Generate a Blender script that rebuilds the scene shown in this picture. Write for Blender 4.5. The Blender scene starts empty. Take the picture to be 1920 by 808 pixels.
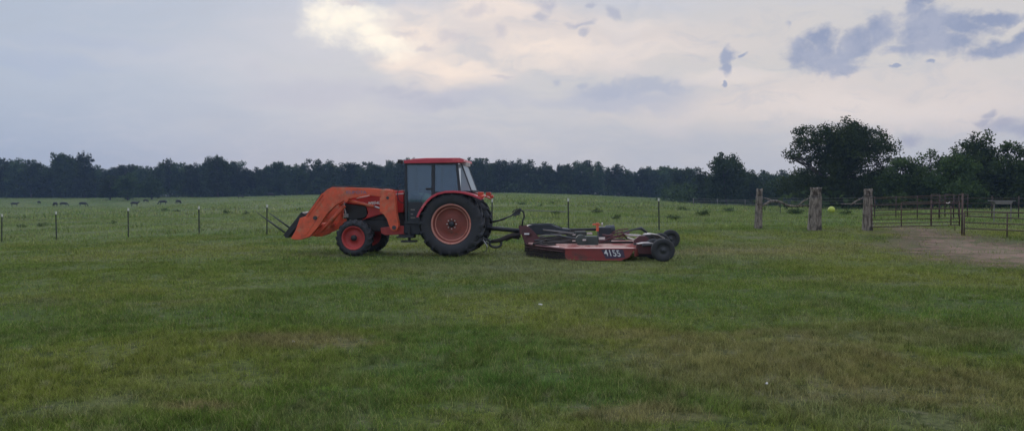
import bpy, bmesh, math, random
import numpy as np
from mathutils import Vector, Matrix
random.seed(7); rng = np.random.default_rng(11)
R = math.radians; PI = math.pi
scene = bpy.context.scene
COL = scene.collection

# ------------------------------------------------------------------ camera
F = 1400.0; CAMH = 1.65; HZ = 368.0; CX = 960.0; CY = 404.0
PITCH = math.atan((CY - HZ) / F)
cam_d = bpy.data.cameras.new('camera'); cam = bpy.data.objects.new('camera', cam_d); COL.objects.link(cam)
cam_d.sensor_width = 36; cam_d.lens = F / 1920 * 36; cam_d.clip_end = 9000; cam_d.clip_start = .05
cam.location = (0, 0, CAMH); cam.rotation_euler = (PI / 2 - PITCH, 0, 0)
scene.camera = cam

def ray(px, py):
    x = (px - CX) / F; y = (CY - py) / F
    c, s = math.cos(PITCH), math.sin(PITCH)
    return Vector((x, c + y * s, -s + y * c))
def at(px, py, Y):
    d = ray(px, py); return Vector((0, 0, CAMH)) + d * (Y / d.y)

# ------------------------------------------------------------------ terrain
PXS = [-3000, 0, 240, 480, 700, 960, 1100, 1236, 1300, 1424, 1700, 1920, 5000]
TAB = [
 (0,   [0]*13),
 (22,  [-.1,-.06,-.03,0,0,0,0,0,.02,.04,.06,.08,.1]),
 (32,  [-.6,-.48,-.2,0,.15,.27,.3,.3,.33,.35,.33,.3,.3]),
 (60,  [-.8,-.7,-.4,-.1,.35,.5,.4,.25,.2,.1,.2,.2,.2]),
 (100, [-1,-.95,-.7,-.1,.85,.95,.7,.3,.1,-.15,.0,.2,.2]),
 (215, [-1.3,-1.3,-1.4,.3,1.9,2.0,1.4,.3,-.4,-1.1,-1.2,-1,-1]),
 (260, [.2,.2,.3,1.0,2.5,2.6,1.9,.6,-.2,-1.5,-1.6,-1.4,-1.4]),
 (310, [1.2,1.2,1.2,1.7,3.1,3.1,2.3,.95,.1,-1.9,-2,-2,-2]),
 (600, [1.2,1.2,1.2,1.7,3.1,3.1,2.3,.95,.1,-1.9,-2,-2,-2]),
 (4000,[1.2,1.2,1.2,1.7,3.1,3.1,2.3,.95,.1,-1.9,-2,-2,-2]),
]
US = np.array([(p - CX) / F for p in PXS]); YS = np.array([t[0] for t in TAB], float); ZT = np.array([t[1] for t in TAB], float)
def hgt(x, y):
    x = np.asarray(x, float); y = np.asarray(y, float)
    yy = np.clip(y, 0, 3999.0)
    u = np.clip(x / np.maximum(yy, 12.0), US[0] + 1e-6, US[-1] - 1e-6)
    i = np.clip(np.searchsorted(YS, yy, side='right') - 1, 0, len(YS) - 2)
    j = np.clip(np.searchsorted(US, u, side='right') - 1, 0, len(US) - 2)
    t = (yy - YS[i]) / (YS[i + 1] - YS[i]); s = (u - US[j]) / (US[j + 1] - US[j])
    t = t * t * (3 - 2 * t) * .5 + t * .5
    z = (ZT[i, j] * (1 - s) + ZT[i, j + 1] * s) * (1 - t) + (ZT[i + 1, j] * (1 - s) + ZT[i + 1, j + 1] * s) * t
    b = .012 * (np.sin(x * 1.3 + 1.1 * np.sin(y * .7)) + np.sin(y * 1.7 + 1.3 * np.sin(x * .9)))
    return z + b
def H(x, y): return float(hgt(x, y))
def on_ground(px, Y): x = (px - CX) / F * Y; return Vector((x, Y, H(x, Y)))

# ------------------------------------------------------------------ helpers
def tag(o, label=None, cat=None, group=None, kind=None):
    if label: o['label'] = label
    if cat: o['category'] = cat
    if group: o['group'] = group
    if kind: o['kind'] = kind
    return o
def empty(name, loc=(0, 0, 0), rz=0, parent=None):
    o = bpy.data.objects.new(name, None); COL.objects.link(o); o.location = loc; o.rotation_euler = (0, 0, rz)
    o.empty_display_size = .2
    if parent: o.parent = parent
    return o
def link(name, me, parent=None):
    o = bpy.data.objects.new(name, me); COL.objects.link(o)
    if parent: o.parent = parent
    return o
def copy_tree(o, parent=None):
    c = o.copy(); COL.objects.link(c); c.parent = parent
    for ch in list(o.children): copy_tree(ch, c)
    return c

class MB:
    def __init__(s): s.bm = bmesh.new()
    def box(s, x0, x1, y0, y1, z0, z1, mat=None):
        vs = [s.bm.verts.new(p) for p in [(x0,y0,z0),(x1,y0,z0),(x1,y1,z0),(x0,y1,z0),(x0,y0,z1),(x1,y0,z1),(x1,y1,z1),(x0,y1,z1)]]
        if mat is not None:
            for v in vs: v.co = mat @ v.co
        for f in [(3,2,1,0),(4,5,6,7),(0,1,5,4),(1,2,6,5),(2,3,7,6),(3,0,4,7)]: s.bm.faces.new([vs[i] for i in f])
        return s
    def prism(s, pts, y0, y1, smooth=False):           # pts (x,z), extruded along y
        a = [s.bm.verts.new((p[0], y0, p[1])) for p in pts]; b = [s.bm.verts.new((p[0], y1, p[1])) for p in pts]
        n = len(pts)
        s.bm.faces.new(a); s.bm.faces.new(b[::-1])
        for i in range(n):
            f = s.bm.faces.new((a[i], b[i], b[(i + 1) % n], a[(i + 1) % n])); f.smooth = smooth
        return s
    def prismz(s, pts, z0, z1):                          # pts (x,y), extruded along z
        a = [s.bm.verts.new((p[0], p[1], z0)) for p in pts]; b = [s.bm.verts.new((p[0], p[1], z1)) for p in pts]
        n = len(pts)
        s.bm.faces.new(a[::-1]); s.bm.faces.new(b)
        for i in range(n): s.bm.faces.new((a[i], a[(i + 1) % n], b[(i + 1) % n], b[i]))
        return s
    def tube(s, pts, r, n=8, cap=True):
        pts = [Vector(p) for p in pts]; rs = r if isinstance(r, (list, tuple)) else [r] * len(pts)
        rings = []; up = None
        for i, p in enumerate(pts):
            d = (pts[min(i + 1, len(pts) - 1)] - pts[max(i - 1, 0)]).normalized()
            if up is None:
                up = Vector((0, 0, 1)) if abs(d.z) < .9 else Vector((0, 1, 0))
            a = d.cross(up).normalized(); b = a.cross(d).normalized(); up = b
            rings.append([s.bm.verts.new(p + (a * math.cos(2*PI*k/n) + b * math.sin(2*PI*k/n)) * rs[i]) for k in range(n)])
        for i in range(len(rings) - 1):
            for k in range(n):
                f = s.bm.faces.new((rings[i][k], rings[i][(k+1) % n], rings[i+1][(k+1) % n], rings[i+1][k])); f.smooth = True
        if cap and n > 2:
            s.bm.faces.new(rings[0][::-1]); s.bm.faces.new(rings[-1])
        return s
    def lathe(s, prof, n=48, c=(0, 0, 0), closed=False):      # prof (r, y) about the y axis through c
        rings = []
        for r, y in prof:
            rings.append([s.bm.verts.new((c[0] + r * math.cos(2*PI*k/n), c[1] + y, c[2] + r * math.sin(2*PI*k/n))) for k in range(n)])
        m = len(rings)
        for i in range(m if closed else m - 1):
            A, B = rings[i], rings[(i + 1) % m]
            for k in range(n):
                f = s.bm.faces.new((A[k], A[(k+1) % n], B[(k+1) % n], B[k])); f.smooth = True
        if not closed:
            s.bm.faces.new(rings[0]); s.bm.faces.new(rings[-1][::-1])
        return s
    def build(s, name, mat, parent=None, bevel=0, loc=None):
        bmesh.ops.recalc_face_normals(s.bm, faces=s.bm.faces)
        me = bpy.data.meshes.new(name); s.bm.to_mesh(me); s.bm.free()
        for m in (mat if isinstance(mat, (list, tuple)) else [mat]): me.materials.append(m)
        o = link(name, me, parent)
        if loc is not None: o.location = loc
        if bevel:
            b = o.modifiers.new('bevel', 'BEVEL'); b.width = bevel; b.segments = 2; b.limit_method = 'ANGLE'; b.angle_limit = R(35)
            b.harden_normals = False
        return o

# ------------------------------------------------------------------ materials
def new_mat(name):
    m = bpy.data.materials.new(name); m.use_nodes = True; nt = m.node_tree
    for n in list(nt.nodes): nt.nodes.remove(n)
    out = nt.nodes.new('ShaderNodeOutputMaterial')
    return m, nt, out
def N(nt, t, **kw):
    n = nt.nodes.new(t)
    for k, v in kw.items(): setattr(n, k, v)
    return n
def rgb(c): return (c[0], c[1], c[2], 1)
def mixc(nt, fac, a, b, mode='MIX'):
    n = N(nt, 'ShaderNodeMix', data_type='RGBA', blend_type=mode)
    for sock, v in ((n.inputs[0], fac), (n.inputs[6], a), (n.inputs[7], b)):
        if hasattr(v, 'links') or hasattr(v, 'is_linked'): nt.links.new(v, sock)
        elif isinstance(v, (tuple, list)): sock.default_value = rgb(v)
        else: sock.default_value = v
    return n.outputs[2]
def math_(nt, op, a, b=None, clamp=False):
    n = N(nt, 'ShaderNodeMath', operation=op, use_clamp=clamp)
    for sock, v in ((n.inputs[0], a), (n.inputs[1], b)):
        if v is None: continue
        if hasattr(v, 'is_linked'): nt.links.new(v, sock)
        else: sock.default_value = v
    return n.outputs[0]
def noise(nt, vec, scale, detail=4, rough=.55, dist=0):
    n = N(nt, 'ShaderNodeTexNoise'); n.inputs['Scale'].default_value = scale; n.inputs['Detail'].default_value = detail
    n.inputs['Roughness'].default_value = rough; n.inputs['Distortion'].default_value = dist
    if vec is not None: nt.links.new(vec, n.inputs['Vector'])
    return n.outputs['Fac']
def ramp(nt, fac, lo, hi):
    n = N(nt, 'ShaderNodeMapRange', interpolation_type='SMOOTHSTEP'); nt.links.new(fac, n.inputs['Value'])
    n.inputs['From Min'].default_value = lo; n.inputs['From Max'].default_value = hi
    return n.outputs['Result']

def paint(name, base, worn=None, dirt=(.09, .07, .05), rough=.4, metal=0, dirt_amt=.5, scale=6, wear_lo=.55, wear_hi=.7, bump=.0, coat=0):
    m, nt, out = new_mat(name)
    p = N(nt, 'ShaderNodeBsdfPrincipled'); nt.links.new(p.outputs[0], out.inputs[0])
    tc = N(nt, 'ShaderNodeTexCoord').outputs['Object']
    col = mixc(nt, ramp(nt, noise(nt, tc, scale * .4, 5), .3, .7), tuple(c * .85 for c in base), tuple(min(1, c * 1.12) for c in base))
    if worn is not None: col = mixc(nt, ramp(nt, noise(nt, tc, scale, 8, .65), wear_lo, wear_hi), col, worn)
    d = ramp(nt, noise(nt, tc, scale * 1.7, 9, .7), .42, .8)
    col = mixc(nt, math_(nt, 'MULTIPLY', d, dirt_amt), col, dirt)
    nt.links.new(col, p.inputs['Base Color'])
    r = math_(nt, 'ADD', math_(nt, 'MULTIPLY', d, .35), rough, True); nt.links.new(r, p.inputs['Roughness'])
    p.inputs['Metallic'].default_value = metal
    if coat: p.inputs['Coat Weight'].default_value = coat
    if bump:
        b = N(nt, 'ShaderNodeBump'); b.inputs['Strength'].default_value = bump; b.inputs['Distance'].default_value = .01
        nt.links.new(noise(nt, tc, scale * 5, 6), b.inputs['Height']); nt.links.new(b.outputs[0], p.inputs['Normal'])
    return m

M = {}
M['orange'] = paint('loader_paint', (.66, .1, .04), worn=(.5, .17, .09), wear_lo=.5, rough=.45, dirt_amt=.5, scale=4, bump=.1)
M['red'] = paint('hood_paint', (.48, .026, .026), rough=.32, dirt_amt=.25, scale=3, coat=.2)
M['roofred'] = paint('sky_pinked_roof_paint', (.5, .045, .07), worn=(.6, .13, .14), rough=.3, dirt_amt=.15, scale=2)  # pinker base, with the roof's sky reflection painted into the red
M['rim'] = paint('front_rim_paint', (.42, .05, .045), rough=.5, dirt_amt=.35)
M['rimpale'] = paint('faded_rim_paint', (.5, .22, .17), worn=(.42, .1, .06), rough=.6, dirt_amt=.35)
M['rimdark'] = paint('dirty_rim_disc', (.2, .045, .03), worn=(.12, .05, .035), rough=.6, dirt_amt=.5)
M['black'] = paint('black_metal', (.014, .017, .02), rough=.5, dirt=(.05, .05, .045), dirt_amt=.4)
M['dark'] = paint('greasy_dark_steel', (.035, .04, .045), rough=.55, dirt=(.08, .07, .055), dirt_amt=.6, scale=8, bump=.3)
M['trim'] = paint('cab_trim', (.018, .026, .034), rough=.45, dirt_amt=.1)
M['steel'] = paint('bare_steel', (.45, .45, .45), rough=.3, metal=.9, dirt_amt=.35)
M['palemetal'] = paint('pale_worn_steel', (.55, .5, .47), rough=.45, metal=.2, dirt_amt=.35, scale=9)
M['tyre'] = paint('tyre_rubber', (.022, .025, .03), rough=.75, dirt=(.075, .07, .06), dirt_amt=.55, scale=4, bump=.2)
M['tyregrey'] = paint('dusty_tyre_rubber', (.025, .028, .03), rough=.85, dirt=(.08, .075, .065), dirt_amt=.5, scale=5, bump=.2)
M['deck'] = paint('mower_deck_paint', (.2, .03, .026), worn=(.1, .045, .035), dirt=(.1, .06, .045), rough=.5, dirt_amt=.6, scale=2.5)
M['decktop'] = paint('faded_deck_top', (.33, .095, .08), worn=(.62, .45, .38), dirt=(.2, .12, .09), rough=.6, dirt_amt=.35, scale=1.5, wear_lo=.4, wear_hi=.58)
M['hitch'] = paint('hitch_plate_paint', (.095, .03, .035), worn=(.05, .03, .03), rough=.55, dirt_amt=.6)
M['chain'] = paint('chain_guard_steel', (.03, .026, .025), worn=(.07, .045, .035), rough=.7, dirt_amt=.6, scale=14)
M['white'] = paint('white_plastic', (.75, .75, .73), rough=.5, dirt_amt=.1)
M['decalblue'] = paint('dark_blue_decal', (.05, .035, .07), rough=.5, dirt_amt=.3)
M['greybl'] = paint('grey_blue_lettering', (.25, .14, .19), rough=.5, dirt_amt=.2)
M['amber'] = paint('red_lens', (.5, .05, .02), rough=.2, dirt_amt=.05)
M['clearlens'] = paint('clear_lens', (.7, .72, .72), rough=.15, dirt_amt=.05)
M['grn'] = paint('gearbox_green', (.03, .045, .04), rough=.55, dirt_amt=.5, scale=10)
M['seat'] = paint('seat_vinyl', (.02, .02, .022), rough=.6, dirt_amt=.1)
M['postgreen'] = paint('fence_post_steel', (.035, .045, .03), worn=(.07, .05, .035), rough=.7, dirt_amt=.4, scale=10)
M['postwhite'] = paint('fence_post_cap', (.55, .56, .5), rough=.6, dirt_amt=.2)
M['wire'] = paint('galvanised_wire', (.2, .2, .2), rough=.5, metal=.6, dirt_amt=.3)
M['pipe'] = paint('rusty_pipe', (.075, .045, .035), worn=(.13, .075, .055), rough=.7, dirt_amt=.4, scale=5)
M['pipedark'] = paint('dark_rusty_pipe', (.04, .026, .02), rough=.7, dirt_amt=.4)
M['pipepale'] = paint('grey_weathered_pipe', (.17, .16, .15), rough=.6, dirt_amt=.3, scale=5)
M['yellow'] = paint('yellow_ball_plastic', (.38, .45, .05), rough=.4, dirt_amt=.15, scale=2)
M['cow'] = paint('black_cow_hide', (.012, .011, .01), rough=.7, dirt_amt=.1)
M['litter'] = paint('pale_litter', (.6, .6, .56), rough=.7, dirt_amt=.2)

def wood_mat(name, a, b):
    m, nt, out = new_mat(name); p = N(nt, 'ShaderNodeBsdfPrincipled'); nt.links.new(p.outputs[0], out.inputs[0])
    tc = N(nt, 'ShaderNodeTexCoord'); mp = N(nt, 'ShaderNodeMapping'); mp.inputs['Scale'].default_value = (9, 9, 1.2)
    nt.links.new(tc.outputs['Object'], mp.inputs['Vector'])
    n1 = noise(nt, mp.outputs[0], 2.2, 8, .7, .6); n2 = noise(nt, tc.outputs['Object'], 3.5, 5)
    c = mixc(nt, ramp(nt, n1, .38, .62), a, b)
    c = mixc(nt, ramp(nt, n2, .5, .65), c, tuple(x * .45 for x in a))
    nt.links.new(c, p.inputs['Base Color']); p.inputs['Roughness'].default_value = .9
    bp = N(nt, 'ShaderNodeBump'); bp.inputs['Strength'].default_value = .8; bp.inputs['Distance'].default_value = .02
    nt.links.new(n1, bp.inputs['Height']); nt.links.new(bp.outputs[0], p.inputs['Normal'])
    return m
M['wood'] = wood_mat('weathered_wood', (.08, .066, .05), (.27, .235, .19))
M['bark'] = wood_mat('bark', (.03, .025, .02), (.09, .075, .06))

def glass_mat(name, tint, rough=.03, alpha=.3):
    m, nt, out = new_mat(name)
    t = N(nt, 'ShaderNodeBsdfTransparent'); t.inputs[0].default_value = rgb(tint)
    g = N(nt, 'ShaderNodeBsdfGlossy'); g.inputs['Color'].default_value = (.8, .9, 1, 1); g.inputs['Roughness'].default_value = rough
    d = N(nt, 'ShaderNodeBsdfDiffuse'); d.inputs[0].default_value = (.12, .21, .26, 1) if alpha < .3 else (.35, .4, .42, 1)  # diffuse layer paints a pale blue sky reflection into the panes
    fr = N(nt, 'ShaderNodeFresnel'); fr.inputs[0].default_value = 1.5
    mx = N(nt, 'ShaderNodeMixShader'); nt.links.new(math_(nt, 'ADD', fr.outputs[0], .06), mx.inputs[0]); nt.links.new(t.outputs[0], mx.inputs[1]); nt.links.new(g.outputs[0], mx.inputs[2])
    m2 = N(nt, 'ShaderNodeMixShader'); m2.inputs[0].default_value = alpha
    nt.links.new(mx.outputs[0], m2.inputs[1]); nt.links.new(d.outputs[0], m2.inputs[2]); nt.links.new(m2.outputs[0], out.inputs[0])
    return m
M['glass'] = glass_mat('tinted_cab_glass', (.5, .66, .75), alpha=.25)
M['rearglass'] = glass_mat('painted_sheen_rear_glass', (.8, .85, .85), .15, alpha=.45)  # whitish reflection painted in through the stronger diffuse share

# ---- ground colour shared by soil and blades (world position, so both show the same patches)
def tone_group():
    g = bpy.data.node_groups.new('grass_tone', 'ShaderNodeTree')
    g.interface.new_socket('Color', in_out='OUTPUT', socket_type='NodeSocketColor')
    g.interface.new_socket('Dry', in_out='OUTPUT', socket_type='NodeSocketFloat')
    o = g.nodes.new('NodeGroupOutput'); nt = g
    P = N(nt, 'ShaderNodeNewGeometry').outputs['Position']
    sx = N(nt, 'ShaderNodeSeparateXYZ'); nt.links.new(P, sx.inputs[0])
    flat = N(nt, 'ShaderNodeCombineXYZ'); nt.links.new(sx.outputs[0], flat.inputs[0]); nt.links.new(sx.outputs[1], flat.inputs[1])
    V = flat.outputs[0]
    GREEN = (.085, .142, .026); OLIVE = (.155, .18, .036); GREY = (.155, .17, .078); BROWN = (.21, .172, .085); LUSH = (.062, .142, .032); PAST = (.138, .176, .054)
    c = mixc(nt, ramp(nt, noise(nt, V, .16, 4, .6), .4, .6), GREEN, OLIVE)
    c = mixc(nt, math_(nt, 'MULTIPLY', ramp(nt, noise(nt, V, .55, 5, .6, .5), .5, .66), .7), c, GREY)
    c = mixc(nt, math_(nt, 'MULTIPLY', ramp(nt, noise(nt, V, 1.9, 4, .6), .52, .68), .45), c, GREEN)
    edge = math_(nt, 'MULTIPLY', math_(nt, 'SUBTRACT', noise(nt, V, 1.1, 6, .72), .5), 2.1)
    def blob(x, y, rx, ry):
        mp = N(nt, 'ShaderNodeMapping', vector_type='POINT')
        mp.inputs['Location'].default_value = (-x / rx, -y / ry, 0); mp.inputs['Scale'].default_value = (1 / rx, 1 / ry, 0)
        nt.links.new(V, mp.inputs['Vector'])
        ln = N(nt, 'ShaderNodeVectorMath', operation='LENGTH'); nt.links.new(mp.outputs[0], ln.inputs[0])
        return ramp(nt, math_(nt, 'ADD', ln.outputs['Value'], edge), 1.15, .45)
    dry = None
    for (b, col, amt) in [((-.5, 7.6, 2.0, 2.2), LUSH, .5), ((.9, 6.2, 1.2, 1.0), LUSH, .4), ((-2.5, 11, 2.0, 2.2), GREEN, .7), ((-8, 17, 5, 4), GREEN, .6), ((5.5, 12.5, 3, 1.6), GREEN, .5),
                          ((-3.4, 7.4, 2.6, 1.8), OLIVE, .6), ((0.2, 17, 3.6, 2.2), GREY, .75), ((3, 20, 6, 3), GREY, .6), ((0.4, 11, 1.6, 1.4), OLIVE, .4)]:
        c = mixc(nt, math_(nt, 'MULTIPLY', blob(*b), amt), c, col)
    for (b, amt) in [((2.5, 7.5, 1.9, 1.9), .55), ((4.2, 6.3, 1.6, 1.1), .45), ((4.6, 8.8, 1.6, 1.1), .35), ((-2.3, 8.4, .9, .55), .7), ((-2.45, 5.75, .42, .18), .8), ((.9, 5.6, .6, .3), .7), ((6, 21.5, 3.6, 1.4), .5), ((1.0, 8.9, .8, .5), .4), ((9, 23, 4, 2), .35)]:
        k = math_(nt, 'MULTIPLY', blob(*b), amt)
        c = mixc(nt, k, c, BROWN); dry = k if dry is None else math_(nt, 'MAXIMUM', dry, k)
    c = mixc(nt, math_(nt, 'MULTIPLY', ramp(nt, noise(nt, V, 3.4, 5, .7, .4), .53, .66), .5), c, (.042, .07, .022))  # dark patches painted in for thin turf and its shadow gaps
    c = mixc(nt, math_(nt, 'MULTIPLY', ramp(nt, noise(nt, V, 4.5, 5, .7, .6), .54, .68), .6), c, (.22, .205, .125))
    c = mixc(nt, math_(nt, 'MULTIPLY', ramp(nt, noise(nt, V, 7.5, 4, .7, .6), .52, .62), .7), c, (.032, .05, .016))  # finer, darker shadow gaps between clumps, also painted into the colour
    # pasture past the fence: paler, greyer
    far = ramp(nt, math_(nt, 'ADD', sx.outputs[1], math_(nt, 'MULTIPLY', edge, 1.5)), 30.5, 33.5)
    pc = mixc(nt, ramp(nt, noise(nt, V, .11, 5, .6), .4, .62), PAST, (.09, .145, .032))
    pc = mixc(nt, math_(nt, 'MULTIPLY', ramp(nt, noise(nt, V, .45, 5, .65), .55, .68), .6), pc, (.135, .135, .085))
    pc = mixc(nt, math_(nt, 'MULTIPLY', ramp(nt, noise(nt, V, .9, 4, .6), .6, .68), .6), pc, (.035, .055, .02))
    c = mixc(nt, far, c, pc)
    nt.links.new(c, o.inputs[0]); nt.links.new(dry, o.inputs[1])
    return g
TONE = tone_group()
def ground_mat():
    m, nt, out = new_mat('soil_and_turf'); p = N(nt, 'ShaderNodeBsdfPrincipled'); nt.links.new(p.outputs[0], out.inputs[0])
    g = N(nt, 'ShaderNodeGroup'); g.node_tree = TONE
    P = N(nt, 'ShaderNodeNewGeometry').outputs['Position']
    c = mixc(nt, .15, g.outputs[0], (.06, .055, .035))
    n = noise(nt, P, 14, 6, .7); c = mixc(nt, ramp(nt, n, .4, .6), mixc(nt, .4, c, (.02, .024, .01)), c)
    nt.links.new(c, p.inputs['Base Color']); p.inputs['Roughness'].default_value = .95; p.inputs['Specular IOR Level'].default_value = .1
    b = N(nt, 'ShaderNodeBump'); b.inputs['Strength'].default_value = .9; b.inputs['Distance'].default_value = .05
    nt.links.new(noise(nt, P, 9, 8, .75), b.inputs['Height']); nt.links.new(b.outputs[0], p.inputs['Normal'])
    return m
def blade_mat():
    m, nt, out = new_mat('grass_blades')
    g = N(nt, 'ShaderNodeGroup'); g.node_tree = TONE
    a = N(nt, 'ShaderNodeAttribute'); a.attribute_name = 'tint'
    sp = N(nt, 'ShaderNodeSeparateColor'); nt.links.new(a.outputs['Color'], sp.inputs[0])
    c = mixc(nt, math_(nt, 'MULTIPLY', ramp(nt, sp.outputs[0], .62, 1.0), .65), g.outputs[0], (.24, .22, .09))
    hsv = N(nt, 'ShaderNodeHueSaturation'); nt.links.new(c, hsv.inputs['Color'])
    nt.links.new(math_(nt, 'ADD', math_(nt, 'MULTIPLY', sp.outputs[1], 1.7), .5), hsv.inputs['Value'])
    d = N(nt, 'ShaderNodeBsdfDiffuse'); t = N(nt, 'ShaderNodeBsdfTranslucent'); nt.links.new(hsv.outputs[0], d.inputs[0]); nt.links.new(hsv.outputs[0], t.inputs[0])
    mx = N(nt, 'ShaderNodeMixShader'); mx.inputs[0].default_value = .35
    nt.links.new(d.outputs[0], mx.inputs[1]); nt.links.new(t.outputs[0], mx.inputs[2]); nt.links.new(mx.outputs[0], out.inputs[0])
    return m
M['ground'] = ground_mat(); M['blade'] = blade_mat()

def leaf_mat(name, a, b):
    m, nt, out = new_mat(name)
    at_ = N(nt, 'ShaderNodeAttribute'); at_.attribute_name = 'tint'
    sp = N(nt, 'ShaderNodeSeparateColor'); nt.links.new(at_.outputs['Color'], sp.inputs[0])
    oi = N(nt, 'ShaderNodeObjectInfo')
    c = mixc(nt, sp.outputs[0], a, b)
    hsv = N(nt, 'ShaderNodeHueSaturation'); nt.links.new(c, hsv.inputs['Color'])
    nt.links.new(math_(nt, 'ADD', math_(nt, 'MULTIPLY', oi.outputs['Random'], .7), .65), hsv.inputs['Value'])
    nt.links.new(math_(nt, 'ADD', math_(nt, 'MULTIPLY', oi.outputs['Random'], .03), .485), hsv.inputs['Hue'])
    d = N(nt, 'ShaderNodeBsdfDiffuse'); t = N(nt, 'ShaderNodeBsdfTranslucent'); nt.links.new(hsv.outputs[0], d.inputs[0]); nt.links.new(hsv.outputs[0], t.inputs[0])
    mx = N(nt, 'ShaderNodeMixShader'); mx.inputs[0].default_value = .22
    nt.links.new(d.outputs[0], mx.inputs[1]); nt.links.new(t.outputs[0], mx.inputs[2]); nt.links.new(mx.outputs[0], out.inputs[0])
    return m
M['leaf'] = leaf_mat('dark_foliage', (.018, .032, .013), (.06, .088, .03))
M['weed'] = leaf_mat('weed_leaves', (.045, .075, .028), (.075, .11, .045))
M['leafnear'] = leaf_mat('near_foliage', (.026, .042, .016), (.075, .108, .034))

# ------------------------------------------------------------------ ground sheet
def spaced(lo, hi, near_lo, near_hi, step, grow):
    v = list(np.arange(near_lo, near_hi + 1e-6, step)); s = step
    while v[-1] < hi: s *= grow; v.append(v[-1] + s)
    s = step; a = [near_lo]
    while a[-1] > lo: s *= grow; a.append(a[-1] - s)
    return np.array(a[:0:-1] + v)
gx = spaced(-3000, 3000, -36, 36, .6, 1.13); gy = spaced(-300, 3900, -4, 60, .6, 1.09)
X, Yg = np.meshgrid(gx, gy); Z = hgt(X, Yg)
def grid_mesh(name, X, Y, Z):
    r, c = X.shape; me = bpy.data.meshes.new(name)
    me.vertices.add(r * c); me.vertices.foreach_set('co', np.stack([X, Y, Z], -1).ravel())
    i = np.arange((r - 1) * (c - 1)); a = (i // (c - 1)) * c + i % (c - 1)
    f = np.stack([a, a + 1, a + c + 1, a + c], -1).ravel()
    me.loops.add(len(f)); me.loops.foreach_set('vertex_index', f)
    me.polygons.add(len(i)); me.polygons.foreach_set('loop_start', np.arange(len(i)) * 4); me.polygons.foreach_set('loop_total', np.full(len(i), 4))
    me.polygons.foreach_set('use_smooth', np.ones(len(i), bool)); me.update(calc_edges=True); return me
me = grid_mesh('ground', X, Yg, Z); me.materials.append(M['ground']); tag(link('ground', me), kind='structure')

# dirt track
TRACK = np.array([(17.2, 33.5, 1.2), (16.3, 29.5, 1.2), (15.0, 26, 1.9), (14.0, 22.5, 2.7), (13.4, 18.5, 3.0), (13.8, 14, 3.0), (18, 9, 2.6), (22, 3, 2.6), (27, -6, 2.6)])
def track_d(x, y):            # signed distance to the track edge / width: <0 inside
    x = np.asarray(x, float); y = np.asarray(y, float); best = np.full(x.shape, 1e9)
    for (x0, y0, w0), (x1, y1, w1) in zip(TRACK[:-1], TRACK[1:]):
        dx, dy = x1 - x0, y1 - y0; t = np.clip(((x - x0) * dx + (y - y0) * dy) / (dx * dx + dy * dy), 0, 1)
        d = np.hypot(x - x0 - t * dx, y - y0 - t * dy) - (w0 + t * (w1 - w0)); best = np.minimum(best, d)
    return best
def track():
    xs = np.arange(8, 32, .35); ys = np.arange(-6, 35, .35); X, Y = np.meshgrid(xs, ys); D = track_d(X, Y)
    me = grid_mesh('dirt_track', X, Y, hgt(X, Y) + .006)
    at_ = me.attributes.new('edge', 'FLOAT', 'POINT'); at_.data.foreach_set('value', D.ravel().astype(np.float32))
    bm = bmesh.new(); bm.from_mesh(me); lay = bm.verts.layers.float['edge']
    bmesh.ops.delete(bm, geom=[v for v in bm.verts if v[lay] > 1.3], context='VERTS'); bm.to_mesh(me); bm.free()
    m, nt, out = new_mat('dirt'); p = N(nt, 'ShaderNodeBsdfPrincipled'); P = N(nt, 'ShaderNodeNewGeometry').outputs['Position']
    c = mixc(nt, ramp(nt, noise(nt, P, .9, 6, .65), .35, .65), (.15, .088, .056), (.225, .14, .095))
    c = mixc(nt, math_(nt, 'MULTIPLY', ramp(nt, noise(nt, P, 2.2, 6, .7), .46, .6), .7), c, (.1, .115, .045))
    nt.links.new(c, p.inputs['Base Color']); p.inputs['Roughness'].default_value = .95
    b = N(nt, 'ShaderNodeBump'); b.inputs['Distance'].default_value = .04; nt.links.new(noise(nt, P, 7, 8, .7), b.inputs['Height']); nt.links.new(b.outputs[0], p.inputs['Normal'])
    e = N(nt, 'ShaderNodeAttribute'); e.attribute_name = 'edge'
    k = math_(nt, 'ADD', e.outputs['Fac'], math_(nt, 'MULTIPLY', math_(nt, 'SUBTRACT', noise(nt, P, 1.1, 7, .7), .5), 5))
    tr = N(nt, 'ShaderNodeBsdfTransparent'); mx = N(nt, 'ShaderNodeMixShader')
    nt.links.new(ramp(nt, k, -3.0, 1.3), mx.inputs[0]); nt.links.new(p.outputs[0], mx.inputs[1]); nt.links.new(tr.outputs[0], mx.inputs[2]); nt.links.new(mx.outputs[0], out.inputs[0])
    me.materials.append(m); return tag(link('dirt_track', me), kind='structure')
track()

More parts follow.
